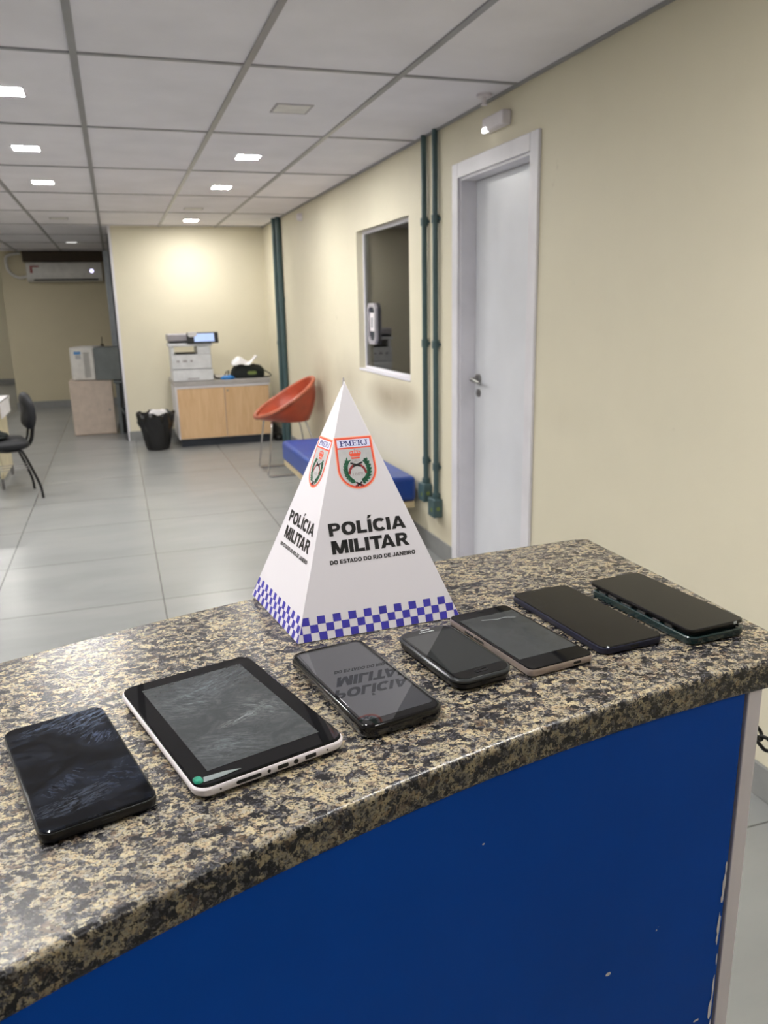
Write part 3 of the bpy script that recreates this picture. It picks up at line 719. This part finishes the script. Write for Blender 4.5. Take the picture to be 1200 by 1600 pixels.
# 3 black cased phone mirroring the pyramid
p = device('smartphone', 'black phone in a thick case with the pyramid mirrored in its screen', 'phone', (.1734, .6061), 10.1)
L, W = .1545, .0735
bm = NB(); rslab(bm, W, L, .010, [(0, .003), (.0015, .0008), (.004, 0), (.0095, 0), (.0112, .0008), (.0118, .0016), (.0106, .0024)]); obj('case', bm, 'gloss_black', p, smooth=30)
bm = NB(); rslab(bm, W-.0048, L-.0048, .008, [(.0105, 0), (.0109, .0002), (.0111, .0006)]); obj('front_glass', bm, 'black_glass', p, smooth=30)
flat('screen', 'screen_mirror', W-.010, L-.0165, .004, .0111, .01124, p, 0, .0025, .00002)
# 4 small rounded phone
p = device('smartphone', 'small rounded dark grey phone with light lettering above the screen and a home button', 'phone', (.2690, .6306), 8.8)
L, W = .117, .0615
bm = NB(); rslab(bm, W-.002, L-.002, .014, [(0, .005), (.0012, .002), (.003, .0004), (.0065, 0), (.0072, .001)]); obj('back_cover', bm, 'black_plastic', p, smooth=30)
bm = NB(); rslab(bm, W, L, .0145, [(.0070, .0012), (.0082, 0), (.0100, 0), (.0112, .0010), (.0115, .0022)]); obj('bezel', bm, 'grey_chrome', p, smooth=30)
bm = NB(); rslab(bm, W-.0040, L-.0044, .0130, [(.0112, 0), (.0118, .0003), (.0119, .0008)]); obj('front_glass', bm, 'black_glass', p, smooth=30)
flat('screen', 'screen_dark', .0525, .086, .0005, .0119, .01200, p, 0, .0012, .00002)
bm = NB(); o = rrect(.013, .0048, .0016); i_ = rrect(.0118, .0036, .0011)
loft(bm, [[(x, y-.0478, .01192) for x, y in o], [(x, y-.0478, .0122) for x, y in o], [(x, y-.0478, .0122) for x, y in i_], [(x, y-.0478, .0118) for x, y in i_]], False, True); obj('home_button', bm, 'grey_chrome', p, smooth=30)
bm = NB(); [bm.faces.new([bm.verts.new((a, b, .01205)) for a, b in q]) for q in bold_line('SAMSUNG', -.0085, .0085, .0472, .0494)]
obj('brand_lettering', bm, 'label_white', p)
bm = NB(); rslab(bm, .0105, .0011, .0005, [(.0119, 0), (.0121, 0)], .001, .0530); obj('earpiece', bm, 'label_white', p)
# 5 rose gold phone
p = device('smartphone', 'rose gold framed phone with a wide black chin and a cracked grey screen', 'phone', (.3460, .6500), 8.0)
L, W = .1435, .0725
bm = NB(); rslab(bm, W, L, .0065, [(0, .0018), (.0012, .0003), (.003, 0), (.0062, 0), (.0072, .0005)]); obj('metal_frame', bm, 'rose_gold', p, smooth=30)
bm = NB(); rslab(bm, W-.0012, L-.0012, .0062, [(.0070, 0), (.0079, .0002), (.0083, .0008)]); obj('front_glass', bm, 'black_glass', p, smooth=30)
flat('screen', 'screen_grey2', W-.0070, .104, .0005, .0083, .00842, p, 0, .0025, .00002)
obj('usb_port', port(p, .016, -L/2, .0042, .0085, .0026), 'port', p)
bm = NB()
for y0 in (.030, .012): box(bm, (-W/2-.0006, y0-.008, .0032), (-W/2+.0003, y0+.008, .0052))
obj('side_buttons', bm, 'grey_chrome', p, 0.0002)
bm = NB()
for a, b, c_, d_ in ((-.012, .045, .004, .040), (.004, .040, .014, .041), (.014, .041, .024, .036)): prism(bm, bar(a, b, c_, d_, .0005), .00842, .00850)
obj('crack_line', bm, 'label_white', p)
bm = NB(); rslab(bm, .008, .0009, .0004, [(.0083, 0), (.0085, 0)], 0, .0655); obj('earpiece', bm, 'grey_chrome', p)
# 6 dark phone
p = device('smartphone', 'large blank black phone with a dark metal edge, second from the right', 'phone', (.4348, .6742), 4.8)
L, W = .1625, .0735
bm = NB(); rslab(bm, W, L, .0085, [(0, .0018), (.0012, .0004), (.003, 0), (.0064, 0), (.0072, .0005)]); obj('metal_frame', bm, 'navy_metal', p, smooth=30)
bm = NB(); rslab(bm, W-.0012, L-.0012, .008, [(.0070, 0), (.0078, .0002), (.0083, .0010)]); obj('front_glass', bm, 'dull_glass', p, smooth=30)
bm = NB(); rslab(bm, .010, .0008, .0003, [(.0082, 0), (.0084, 0)], 0, .0785); obj('earpiece', bm, 'matte_black', p)
bm = NB(); cyl(bm, (-.010, .0745, .0080), (-.010, .0745, .0084), .0011, 12); obj('front_camera', bm, 'grey_chrome', p)
bm = NB(); rslab(bm, .009, .0006, .0003, [(.0028, 0), (.0052, 0)], 0, -L/2-.0001); obj('charging_port', bm, 'port', p)
# 7 dismantled phone: screen lifted off a dark teal body
p = device('smartphone', 'broken phone with its black screen slab lifted off a dark teal body, rightmost', 'phone', (.5236, .6610), 4.6)
L, W = .1585, .0715
bm = NB(); rslab(bm, W, L-.002, .0095, [(0, .002), (.0012, .0004), (.003, 0), (.0074, 0), (.0084, .0008), (.0084, .003), (.0070, .0034)], .0005, -.001); obj('rear_housing', bm, 'teal_dark', p, smooth=30)
bm = NB(); box(bm, (-W/2+.006, -L/2+.008, .0071), (W/2-.006, L/2-.008, .0125)); obj('inner_module', bm, 'matte_black', p)
bm = NB()
for y0, h_, k in ((.058, .010, 0), (.040, .014, 1), (.018, .016, 0), (-.006, .012, 1), (-.028, .010, 0), (-.046, .010, 1)): box(bm, (-W/2+.0022, y0-h_/2, .0085), (-W/2+.006, y0+h_/2, .0096+.0012*k))
obj('metal_clips', bm, 'steel', p, 0.0003)
dsp = NB(); rslab(dsp, W-.0008, L, .0075, [(.0126, .0010), (.0134, 0), (.0148, 0), (.0158, .0003), (.0162, .0012)], -.0006, .0010); ds = obj('display_slab', dsp, 'dull_glass', p, smooth=30)
bm = NB(); box(bm, (.019, -L/2+.0004, .0136), (.0225, -L/2+.0012, .0160), ); obj('white_tag', bm, 'label_white', p)

# ================================================================= RIGHT WALL FITTINGS
def conduit_run(y, zbot, label, joints, boxz, dx=0.022, r=0.0155):
    t = thing('conduit', label, 'conduit pipe', (XW-dx, y, 0), group=None)
    bm = NB(); cyl(bm, (0, 0, zbot), (0, 0, CEIL-0.001), r, 16); obj('pipe', bm, 'conduit', t, smooth=40)
    for z in joints:
        bm = NB(); cyl(bm, (0, 0, z-0.022), (0, 0, z+0.022), r+0.0055, 16); box(bm, (0.012, -0.03, z-0.008), (0.022, 0.03, z+0.008)); obj('coupling', bm, 'conduit', t, 0.002)
    if boxz:
        bm = NB(); box(bm, (-0.035, -0.05, boxz-0.055), (0.022, 0.05, boxz+0.055)); b = obj('junction_box', bm, 'conduit', t, 0.006)
        bm = NB(); cyl(bm, (0, 0, boxz+0.055), (0, 0, boxz+0.085), 0.023, 16); obj('box_neck', bm, 'conduit', t, smooth=40)
        bm = NB(); cyl(bm, (-0.0365, -0.012, boxz-0.012), (-0.035, -0.012, boxz-0.012), 0.012, 16); obj('outlet_cover', bm, 'olive', b)
        bm = NB(); cyl(bm, (-0.008, -0.0515, boxz), (-0.008, -0.05, boxz), 0.012, 16); obj('outlet_cover', bm, 'olive', b)
    return t
conduit_run(4.43, 0.40, 'green-grey vertical pipe left of its twin, ending in a box above the bench end', (1.925, 1.255, 0.56), 0.365)
conduit_run(4.265, 0.37, 'green-grey vertical pipe right of its twin, nearer the white door', (1.925, 1.255, 0.55), 0.305)
conduit_run(8.60, 0.0, 'green-grey vertical pipe in the back corner, nearer the window', (1.55,), None, 0.03, 0.027)
conduit_run(8.74, 0.0, 'green-grey vertical pipe in the back corner, nearer the back wall', (1.10,), None, 0.046, 0.026)
em = thing('emergency_light', 'small white emergency light on the cream wall above the door', 'emergency light', (XW, 3.525, 2.262))
bx('housing', 'white_plastic', (-0.045, -0.105, -0.03), (0, 0.105, 0.03), em, 0.006)
bx('lamp_lens', 'em_lens', (-0.050, 0.055, -0.032), (-0.030, 0.098, -0.012), em, 0.004)
bm = NB(); cyl(bm, (0, 0, 0), (0, 0, 0.012), 0.035, 20); cyl(bm, (0, 0, -0.03), (0, 0, 0), 0.010, 12); cyl(bm, (0, 0, -0.033), (0, 0, -0.03), 0.016, 12)
o = obj('sprinkler_head', bm, 'white_plastic', None, smooth=40); o.location = (1.66, 3.54, CEIL-0.012); tag(o, 'small white sprinkler head in the ceiling edge above the emergency light', 'sprinkler')
bm = NB(); cyl(bm, (0, 0, 0), (-0.04, 0, 0), 0.038, 20, 0.03); o = obj('wall_sensor', bm, 'white_plastic', None, smooth=40); o.location = (XW, 7.62, 2.275); tag(o, 'small round white sensor high on the cream wall near the back corner', 'sensor')

# ================================================================= BENCH
bn = thing('bench', 'low bench with a thick blue vinyl seat along the cream wall', 'bench', (1.445, 5.43, 0))
bx('seat_cushion', 'blue_vinyl', (-0.255, -0.87, 0.275), (0.255, 0.87, 0.435), bn, 0.028, seg=4)
bx('seat_board', 'pale_wood', (-0.245, -0.86, 0.235), (0.245, 0.86, 0.274), bn, 0.003)
for sx in (-1, 1):
    for sy in (-1, 1):
        bx('leg', 'black_frame', (sx*0.13-0.02, sy*0.6-0.02, 0), (sx*0.13+0.02, sy*0.6+0.02, 0.2345), bn, 0.003)

# ================================================================= ORANGE CHAIR
oc = thing('bucket_chair', 'orange vinyl bucket chair on thin chrome sled legs behind the blue bench', 'chair', (1.40, 7.17, 0))
def bucket(off, inner):
    rings = []; n = 40
    # t=0 rim, t=1 floor of bowl ; rim plane tilts up towards +x (wall)
    for t, in [(k/10,) for k in range(11)]:
        ring = []
        s = t**0.8
        for j in range(n):
            a = 2*PI*j/n; cx, cy = math.cos(a), math.sin(a)
            rimx, rimy = 0.275*cx, 0.305*cy; rimz = 0.665+0.165*cx+0.015*cx*cx
            bx_, by_ = 0.05+0.165*cx, 0.20*cy; bz = 0.475+off
            b = 1-(1-t)**1.0
            bul = math.sin(PI*t)*0.035
            x_ = rimx*(1-b)+bx_*b + bul*cx; y_ = rimy*(1-b)+by_*b + bul*cy*0.6
            z_ = rimz*(1-b)+bz*b
            k = 1-off*2.2 if inner else 1
            ring.append((x_*k, y_*k, z_ if t > 0 else rimz))
        rings.append(ring)
    return rings
bm = NB(); loft(bm, bucket(0, False), False, True); 
o1 = obj('shell', bm, 'orange_leather', oc, smooth=60)
bm = NB(); loft(bm, bucket(0.035, True), False, True)
o2 = obj('seat_lining', bm, 'orange_leather', oc, smooth=60)
for p_ in o2.data.polygons: pass
bm = NB(); tube(bm, [(0.272*math.cos(2*PI*j/40), 0.302*math.sin(2*PI*j/40), 0.667+0.165*math.cos(2*PI*j/40)+0.015*math.cos(2*PI*j/40)**2) for j in range(40)], 0.018, 10, closed=True, smooth=False)
obj('rim', bm, 'orange_rim', oc, smooth=60)
for sy in (-1, 1):
    y_ = sy*0.235
    bm = NB(); tube(bm, [(-0.16, y_*0.75, 0.49), (-0.17, y_*0.9, 0.42), (-0.21, y_, 0.12), (-0.225, y_, 0.03), (-0.20, y_, 0.010), (-0.15, y_, 0.009), (0.15, y_, 0.009), (0.20, y_, 0.010), (0.225, y_, 0.03), (0.20, y_*0.95, 0.3), (0.15, y_*0.7, 0.478)], 0.008, 10)
    obj('sled_leg', bm, 'chrome', oc, smooth=60)

# ================================================================= CABINET + PRINTER
cb = thing('storage_cabinet', 'low cabinet with two beech doors and grey top against the back wall', 'cabinet', (1.07, 8.90, 0))
bx('carcass', 'white_paint', (-0.515, 0.02, 0.085), (0.505, 0.72, 0.665), cb, 0.002)
bx('worktop', 'grey_top', (-0.53, -0.01, 0.665), (0.52, 0.74, 0.715), cb, 0.004)
bx('front_rail', 'white_paint', (-0.515, 0.0, 0.640), (0.505, 0.02, 0.6645), cb, 0.002)
bx('plinth', 'plinth', (-0.49, 0.03, 0.0), (0.48, 0.70, 0.085), cb)
dl = bx('door', 'beech', (-0.498, 0.0, 0.092), (0.005, 0.0195, 0.637), cb, 0.002)
dr = bx('door', 'beech', (0.011, 0.0, 0.092), (0.498, 0.0195, 0.637), cb, 0.002)
bm = NB(); cyl(bm, (0.04, 0.0, 0.60), (0.04, -0.006, 0.60), 0.011, 16); obj('lock', bm, 'steel', dr, smooth=40)
pr = thing('printer', 'white multifunction office printer with a tilted touch screen on the cabinet', 'printer', (0.76, 9.12, 0.7155))
bx('paper_drawer', 'printer_white', (-0.215, -0.20, 0.004), (0.215, 0.22, 0.125), pr, 0.006)
bx('drawer_grip', 'printer_grey', (-0.06, -0.203, 0.02), (0.06, -0.199, 0.034), pr, 0.001)
bx('body', 'printer_white', (-0.215, -0.20, 0.130), (0.205, 0.22, 0.285), pr, 0.008)
bm = NB(); box(bm, (-0.215, -0.16, 0.283), (-0.18, 0.2, 0.37)); obj('side_column', bm, 'printer_white', pr, 0.005)
bm = NB(); box(bm, (0.06, -0.17, 0.283), (0.205, 0.2, 0.37)); obj('side_column', bm, 'printer_white', pr, 0.005)
bx('output_tray', 'matte_black', (-0.16, -0.17, 0.287), (0.05, 0.13, 0.297), pr, 0.003)
bx('scanner_base', 'printer_white', (-0.235, -0.20, 0.372), (0.225, 0.2, 0.402), pr, 0.006)
bx('scanner_gap', 'matte_black', (-0.22, -0.17, 0.403), (0.18, 0.2, 0.422), pr, 0.003)
bx('document_feeder', 'printer_grey', (-0.235, -0.15, 0.424), (0.13, 0.2, 0.500), pr, 0.012)
bm = NB(); box(bm, (-0.04, -0.235, 0.40), (0.29, -0.205, 0.515), ('X', -0.35)); cpn = obj('control_panel', bm, 'matte_black', pr, 0.006)
bm = NB(); box(bm, (0.035, -0.2385, 0.412), (0.245, -0.2355, 0.50), ('X', -0.35), (0.125, -0.22, 0.4575)); obj('touch_screen', bm, 'screen_lit', cpn)
bm = NB(); loft(bm, [[(x+0.015, y_, z+0.498) for x, z in rrect(0.095, 0.05, 0.022)] for y_ in (-0.262, -0.258)]); obj('paper_note', bm, 'paper', cpn)
bm = NB()
for x_, w_ in ((-0.165, 0.03), (-0.10, 0.045), (-0.02, 0.022)): box(bm, (x_, -0.2015, 0.205), (x_+w_, -0.1995, 0.228))
obj('front_sticker', bm, 'printer_grey', pr)
# bag, cloth, blue object, cable on the cabinet
bg = thing('shoulder_bag', 'flat black shoulder bag with an olive badge lying on the cabinet', 'bag', (1.37, 9.10, 0.7155))
bm = NB(); rings = []
for z, k, sh in ((0.002, 0.95, 0), (0.03, 1.0, 0), (0.08, 0.97, 0.005), (0.12, 0.80, 0.0), (0.138, 0.5, -0.02)):
    rings.append([(0.19*k*math.copysign(abs(math.cos(a))**0.6, math.cos(a))+sh, 0.12*k*math.copysign(abs(math.sin(a))**0.6, math.sin(a)), z+0.012*math.sin(3*a+1)*(1 if z > .05 else 0)) for a in [2*PI*j/32 for j in range(32)]])
loft(bm, rings); obj('bag_body', bm, 'bag_black', bg, smooth=60)
bm = NB(); tube(bm, [(0.16, -0.02, 0.09), (0.21, -0.02, 0.06), (0.255, -0.03, 0.03), (0.26, -0.03, 0.008), (0.20, -0.10, 0.007), (0.12, -0.13, 0.007)], 0.006); obj('strap', bm, 'bag_black', bg, smooth=60)
bm = NB(); loft(bm, [[(0.035+x, yy, 0.058+z) for x, z in rrect(0.10, 0.035, 0.016)] for yy in (-0.1235, -0.121)]); obj('badge', bm, 'olive', bg)
def crumple(name, mat, loc, rx, ry, rz, seed, label, cat, amp=0.5):
    bm = NB(); bmesh.ops.create_icosphere(bm, subdivisions=4, radius=1)
    rnd = random.Random(seed); dirs = [(Vector((rnd.uniform(-1, 1), rnd.uniform(-1, 1), rnd.uniform(-1, 1))).normalized(), rnd.uniform(3, 7), rnd.uniform(0, 6)) for _ in range(9)]
    for v in bm.verts:
        k = 1+amp*sum(abs(math.sin(v.co.dot(d_)*fq+ph)) for d_, fq, ph in dirs)/9-amp*0.6
        v.co = Vector((v.co.x*k*rx, v.co.y*k*ry, max(0, v.co.z*k*rz+rz*0.55)))
    o = obj(name, bm, mat, None, smooth=35); o.location = loc; return tag(o, label, cat)
bm = NB(); N = 22; rnd = random.Random(5); grid = []
for i in range(N+1):
    row = []
    for j in range(N+1):
        u, v = i/N*2-1, j/N*2-1
        h = 0.085*math.exp(-((u+0.4)**2*4+v*v*2)) + 0.11*max(0, u-0.2)**1.3 + 0.008*math.sin(5*u+3*v)+0.006*math.sin(9*v-2*u)
        row.append(bm.verts.new((0.14*u, 0.07*v, 0.010+max(0, h)*1.1)))
    grid.append(row)
for i in range(N):
    for j in range(N): bm.faces.new((grid[i][j], grid[i+1][j], grid[i+1][j+1], grid[i][j+1]))
o = obj('crumpled_paper', bm, 'paper', None, smooth=60); o.location = (1.335, 9.04, 0.848); md = o.modifiers.new('s', 'SOLIDIFY'); md.thickness = 0.006
tag(o, 'crumpled white paper lying on top of the black bag', 'paper')
crumple('blue_pouch', 'blue_cloth', (1.13, 8.955, 0.7155), 0.075, 0.04, 0.028, 4, 'small bright blue pouch beside the black bag on the cabinet', 'pouch', 0.4)
bm = NB(); tube(bm, [(0.99, 9.02, 0.77), (1.0, 9.03, 0.735), (1.05, 9.02, 0.724), (1.10, 9.06, 0.724), (1.15, 9.10, 0.74), (1.165, 9.12, 0.80)], 0.008)
tube(bm, [(0.99, 9.06, 0.75), (1.03, 9.08, 0.723), (1.08, 9.08, 0.723), (1.12, 9.11, 0.75), (1.145, 9.14, 0.79)], 0.006)
tag(obj('black_cable', bm, 'cable', None, smooth=60), 'black cable looping from the printer to the black bag', 'cable')
crumple('cable_bundle', 'cable', (1.665, 9.0, 0.0), 0.05, 0.08, 0.05, 9, 'small black bundle on the floor in the back corner behind the orange chair', 'bundle', 0.5)

# ================================================================= WASTE BIN
wb = thing('waste_bin', 'waste bin lined with a black bag between the white jamb and the cabinet', 'bin', (0.325, 8.93, 0))
bm = NB(); loft(bm, [[(r*math.cos(2*PI*j/32), r*math.sin(2*PI*j/32), z) for j in range(32)] for r, z in ((0.105, 0.0), (0.112, 0.01), (0.158, 0.37), (0.15, 0.37), (0.104, 0.02))]); obj('bucket', bm, 'matte_black', wb, smooth=40)
bm = NB(); n = 72; rings = []
for z, r, am in ((0.006, 0.118, 0.003), (0.06, 0.128, 0.006), (0.14, 0.142, 0.008), (0.22, 0.155, 0.008), (0.26, 0.172, 0.009), (0.30, 0.186, 0.010), (0.35, 0.192, 0.010), (0.395, 0.196, 0.011), (0.402, 0.188, 0.011), (0.37, 0.165, 0.006), (0.22, 0.138, 0.002)):
    rings.append([((r+am*math.sin(13*a+z*22)+am*0.7*math.sin(29*a-z*40))*math.cos(a), (r+am*math.sin(13*a+z*22)+am*0.7*math.sin(29*a-z*40))*math.sin(a), max(0.004, z+am*1.2*math.sin(7*a+2)*(z > .3))) for a in [2*PI*j/n for j in range(n)]])
loft(bm, rings, False, False); obj('bag_liner', bm, 'bin_bag', wb, smooth=50)
bm = NB(); 
loft(bm, [[(0.03+(0.09+k)*math.cos(a), -0.05+(0.05+k*.5)*math.sin(a), z+0.01*math.sin(3*a)) for a in [2*PI*j/20 for j in range(20)]] for z, k in ((0.33, 0), (0.395, 0.01), (0.425, -0.01), (0.43, -0.04))]); obj('white_refuse', bm, 'paper', wb, smooth=50)

# ================================================================= BEIGE CABINET + WINDOW AIR CONDITIONER
bc = thing('filing_cabinet', 'small beige metal cabinet under the old air conditioner', 'cabinet', (-0.345, 10.33, 0))
bx('body', 'beige_metal', (-0.245, 0.012, 0.0), (0.245, 0.46, 0.655), bc, 0.004)
bx('door', 'beige_metal', (-0.243, 0.0, 0.012), (0.243, 0.0115, 0.648), bc, 0.003)
bm = NB(); cyl(bm, (0.19, -0.001, 0.30), (0.19, -0.012, 0.30), 0.012, 12); obj('lock', bm, 'steel', bc, smooth=40)
ac = thing('window_air_conditioner', 'old boxy air conditioner with white vented front lying on the beige cabinet', 'air conditioner', (-0.345, 10.44, 0.656), rad(-16))
bx('front_grille', 'ac_white', (-0.20, -0.06, 0.004), (0.085, 0.36, 0.40), ac, 0.022, seg=4)
bx('metal_casing', 'casing', (0.087, -0.05, 0.004), (0.62, 0.35, 0.39), ac, 0.006)
bm = NB()
for k in range(14): box(bm, (-0.035, -0.0625, 0.045+k*0.0215), (0.035, -0.0595, 0.053+k*0.0215))
obj('vent_slots', bm, 'vent_dark', ac)
bm = NB(); box(bm, (-0.145, -0.0625, 0.315), (-0.065, -0.0595, 0.35)); obj('blue_sticker', bm, 'sticker_blue', ac)
bm = NB(); box(bm, (-0.13, -0.0625, 0.26), (-0.065, -0.0595, 0.31)); obj('pale_sticker', bm, 'ink_silver', ac)
gt = thing('side_table', 'grey metal stand under the casing of the old air conditioner', 'stand', (0.16, 10.20, 0))
bx('stand_top', 'casing', (-0.24, 0.03, 0.62), (0.30, 0.55, 0.655), gt, 0.003)
for x_, y_ in ((-0.2, 0.08), (-0.2, 0.5), (0.26, 0.5)): bx('leg', 'casing', (x_-0.02, y_-0.02, 0), (x_+0.02, y_+0.02, 0.6195), gt)
bm = NB(); tube(bm, [(-0.2, 0.05, 0.36), (-0.03, 0.05, 0.02)], 0.012, smooth=False); obj('brace', bm, 'casing', gt)
crumple('dark_bundle', 'matte_black', (0.02, 10.40, 0.0), 0.09, 0.09, 0.2, 12, 'dark bundle under the grey metal stand beside the beige cabinet', 'bundle', 0.3)
bm = NB(); tube(bm, [(-0.17, 10.66, 1.058), (-0.168, 10.66, 1.13), (-0.165, 10.66, 1.165)], 0.005); cyl(bm, (-0.17, 10.66, 1.0525), (-0.17, 10.66, 1.075), 0.022, 12)
tag(obj('antenna', bm, 'brown_board', None, smooth=60), 'thin upright antenna standing on the old air conditioner', 'antenna')

# ================================================================= SPLIT AIR CONDITIONER
sa = thing('split_air_conditioner', 'white split air conditioner high on the dim far wall', 'air conditioner', (-0.635, YF, 1.915))
bm = NB()
prof = [(0, 0.0), (-0.13, 0.0), (-0.185, 0.03), (-0.205, 0.08), (-0.205, 0.24), (-0.18, 0.285), (0, 0.285)]
loft(bm, [[(xx, y_, z) for y_, z in prof] for xx in (-0.545, 0.535)]); obj('housing', bm, 'ac_white', sa, 0.008)
bx('air_outlet', 'matte_black', (-0.45, -0.202, 0.020), (0.47, -0.10, 0.040), sa)
bm = NB(); cyl(bm, (0.385, -0.205, 0.155), (0.385, -0.209, 0.155), 0.026, 20); obj('display_light', bm, 'led', sa)
bm = NB(); box(bm, (-0.49, -0.207, 0.215), (-0.36, -0.2045, 0.235)); box(bm, (-0.49, -0.207, 0.13), (-0.455, -0.2045, 0.212)); obj('energy_sticker', bm, 'ink_red', sa)
bm = NB(); box(bm, (-1.22, YF-0.10, 2.215), (0.04, YF-0.001, CEIL-0.005)); tag(obj('brown_board', bm, 'brown_board'), 'dark brown board between ceiling and split air conditioner', 'board')  # strip added where only a dark, shaded gap lies above the unit
bm = NB(); tube(bm, [(-1.183, YF-0.06, 2.0), (-1.32, YF-0.06, 1.99), (-1.43, YF-0.06, 2.08), (-1.455, YF-0.06, 2.2), (-1.43, YF-0.06, 2.30), (-1.30, YF-0.06, 2.335), (-1.245, YF-0.06, 2.34)], 0.022)
tag(obj('refrigerant_pipe', bm, 'ac_white', None, smooth=60), 'white curved pipe on the wall left of the split air conditioner', 'pipe')

# ================================================================= BLACK CHAIR, TABLE, JACKET
oc2 = thing('office_chair', 'black upholstered four-legged chair at the left edge, facing the table', 'chair', (-1.0, 7.05, 0), rad(14))
bm = NB(); rslab(bm, 0.44, 0.44, 0.08, [(0.415, .03), (0.425, .008), (0.44, 0), (0.46, 0.0), (0.478, .012), (0.484, .05)]); obj('seat', bm, 'black_seat', oc2, smooth=50)
bm = NB(); rings = []
for x_, k in ((-0.045, 0.55), (-0.04, 0.75), (-0.025, 0.93), (0.0, 1.0), (0.02, 0.97), (0.03, 0.8)):
    rings.append([(0.26+x_+0.035*math.cos(a*2)*0.3+0.02*(b_**2)*0, a_, b_) for (a_, b_, a) in [(y*k, 0.70+z*k, 2*PI*i_/28) for i_, (y, z) in enumerate(rrect(0.36, 0.29, 0.11, 6))]])
loft(bm, rings); obj('backrest', bm, 'black_seat', oc2, smooth=50)
for sy in (-1, 1):
    bm = NB(); tube(bm, [(-0.16, sy*0.2, 0.01), (-0.14, sy*0.2, 0.2), (-0.11, sy*0.2, 0.40), (0.06, sy*0.18, 0.403), (0.14, sy*0.18, 0.40), (0.17, sy*0.185, 0.36), (0.25, sy*0.205, 0.12), (0.265, sy*0.21, 0.0)], 0.011, k=8)
    obj('leg_frame', bm, 'black_frame', oc2, smooth=60)
bm = NB(); tube(bm, [(0.05, 0, 0.395), (0.19, 0, 0.40), (0.25, 0, 0.44), (0.275, 0, 0.52), (0.296, 0, 0.66), (0.298, 0, 0.74)], 0.016, k=8); tube(bm, [(0.05, 0, 0.425), (0.18, 0, 0.43), (0.225, 0, 0.47), (0.243, 0, 0.54), (0.255, 0, 0.62)], 0.010, k=8); obj('back_support', bm, 'black_frame', oc2, smooth=60)
bm = NB()
for k in range(3): cyl(bm, (-0.15, -0.2+0.03, 0.29-k*0.02), (0.19, -0.2+0.03, 0.29-k*0.02+0.0), 0.003, 8)
obj('underseat_rack', bm, 'steel', oc2)
crumple('black_jacket', 'bag_black', (-1.06, 7.02, 0.486), 0.15, 0.13, 0.05, 21, 'black jacket heaped on the seat of the black chair', 'jacket', 0.4)
tb = thing('table', 'cream panelled table with white top cut by the left edge behind the black chair', 'table', (-1.42, 7.75, 0))
bx('table_top', 'paper', (-0.42, -0.4, 0.705), (0.425, 0.4, 0.735), tb, 0.004)
bx('side_panel', 'cream_panel', (0.36, -0.34, 0.09), (0.385, 0.34, 0.7045), tb, 0.002)
bx('side_panel', 'cream_panel', (-0.385, -0.34, 0.09), (-0.36, 0.34, 0.7045), tb, 0.002)
for y_ in (-0.34, 0.34): bx('leg', 'steel', (0.36, y_-0.015, 0), (0.385, y_+0.015, 0.0895), tb)
for y_ in (-0.34, 0.34): bx('leg', 'steel', (-0.385, y_-0.015, 0), (-0.36, y_+0.015, 0.0895), tb)
bm = NB(); box(bm, (0.4255, -0.30, 0.60), (0.431, 0.30, 0.742)); box(bm, (0.39, -0.30, 0.7355), (0.431, 0.30, 0.742))
o = obj('white_cloth', bm, 'paper'); o.location = (-1.42, 7.75, 0); tag(o, 'white cloth hanging over the edge of the cream table', 'cloth')

# ================================================================= CHAIN
ch = thing('barrier_chain', 'black link chain hanging from the counter end towards the cream wall', 'chain', (0, 0, 0))
P = smooth_path([(0.62, 0.83, 1.10), (0.72, 0.815, 0.99), (0.80, 0.798, 0.893), (0.83, 0.79, 0.853), (0.92, 0.785, 0.76), (1.05, 0.78, 0.69), (1.2, 0.78, 0.67), (1.4, 0.78, 0.71), (1.58, 0.78, 0.83), (1.725, 0.78, 1.0)], 60)
dist = [0]
for a, b in zip(P, P[1:]): dist.append(dist[-1]+(b-a).length)
def at(s):
    for i in range(len(dist)-1):
        if dist[i+1] >= s: return P[i].lerp(P[i+1], (s-dist[i])/(dist[i+1]-dist[i])), (P[i+1]-P[i]).normalized()
    return P[-1], (P[-1]-P[-2]).normalized()
bm = NB(); lk = []
for i in range(24):
    t = 2*PI*i/24; c_, s_ = math.cos(t), math.sin(t)
    lk.append((0.0085*c_, 0, (0.0075 if s_ > 0 else -0.0075)+0.0085*s_))
tube(bm, lk, 0.0027, 8, closed=True, smooth=False)
me0 = None; s = 0.01; i = 0
first = obj('link', bm, 'cable', ch, smooth=60)
pitch_ = 0.0275; k = 0
while s < dist[-1]-0.01:
    p0, t0 = at(s)
    z = t0; xax = z.orthogonal().normalized(); yax = z.cross(xax)
    if k % 2: xax, yax = yax, -xax
    o = first if k == 0 else first.copy()
    if k: C.objects.link(o); o.parent = ch
    mt = Matrix((xax, yax, z)).transposed().to_4x4(); mt.translation = p0; o.matrix_local = mt
    s += pitch_; k += 1
bm = NB(); cyl(bm, (0.60, 0.83, ZT-TH), (0.60, 0.83, 1.10), 0.004, 10); tube(bm, [(0.60, 0.83, 1.105), (0.61, 0.83, 1.097), (0.622, 0.83, 1.10), (0.624, 0.83, 1.11)], 0.003); obj('counter_hook', bm, 'steel', ch)
bm = NB(); cyl(bm, (1.7355, 0.78, 1.0), (1.72, 0.78, 1.0), 0.006, 10); obj('wall_hook', bm, 'steel', ch)
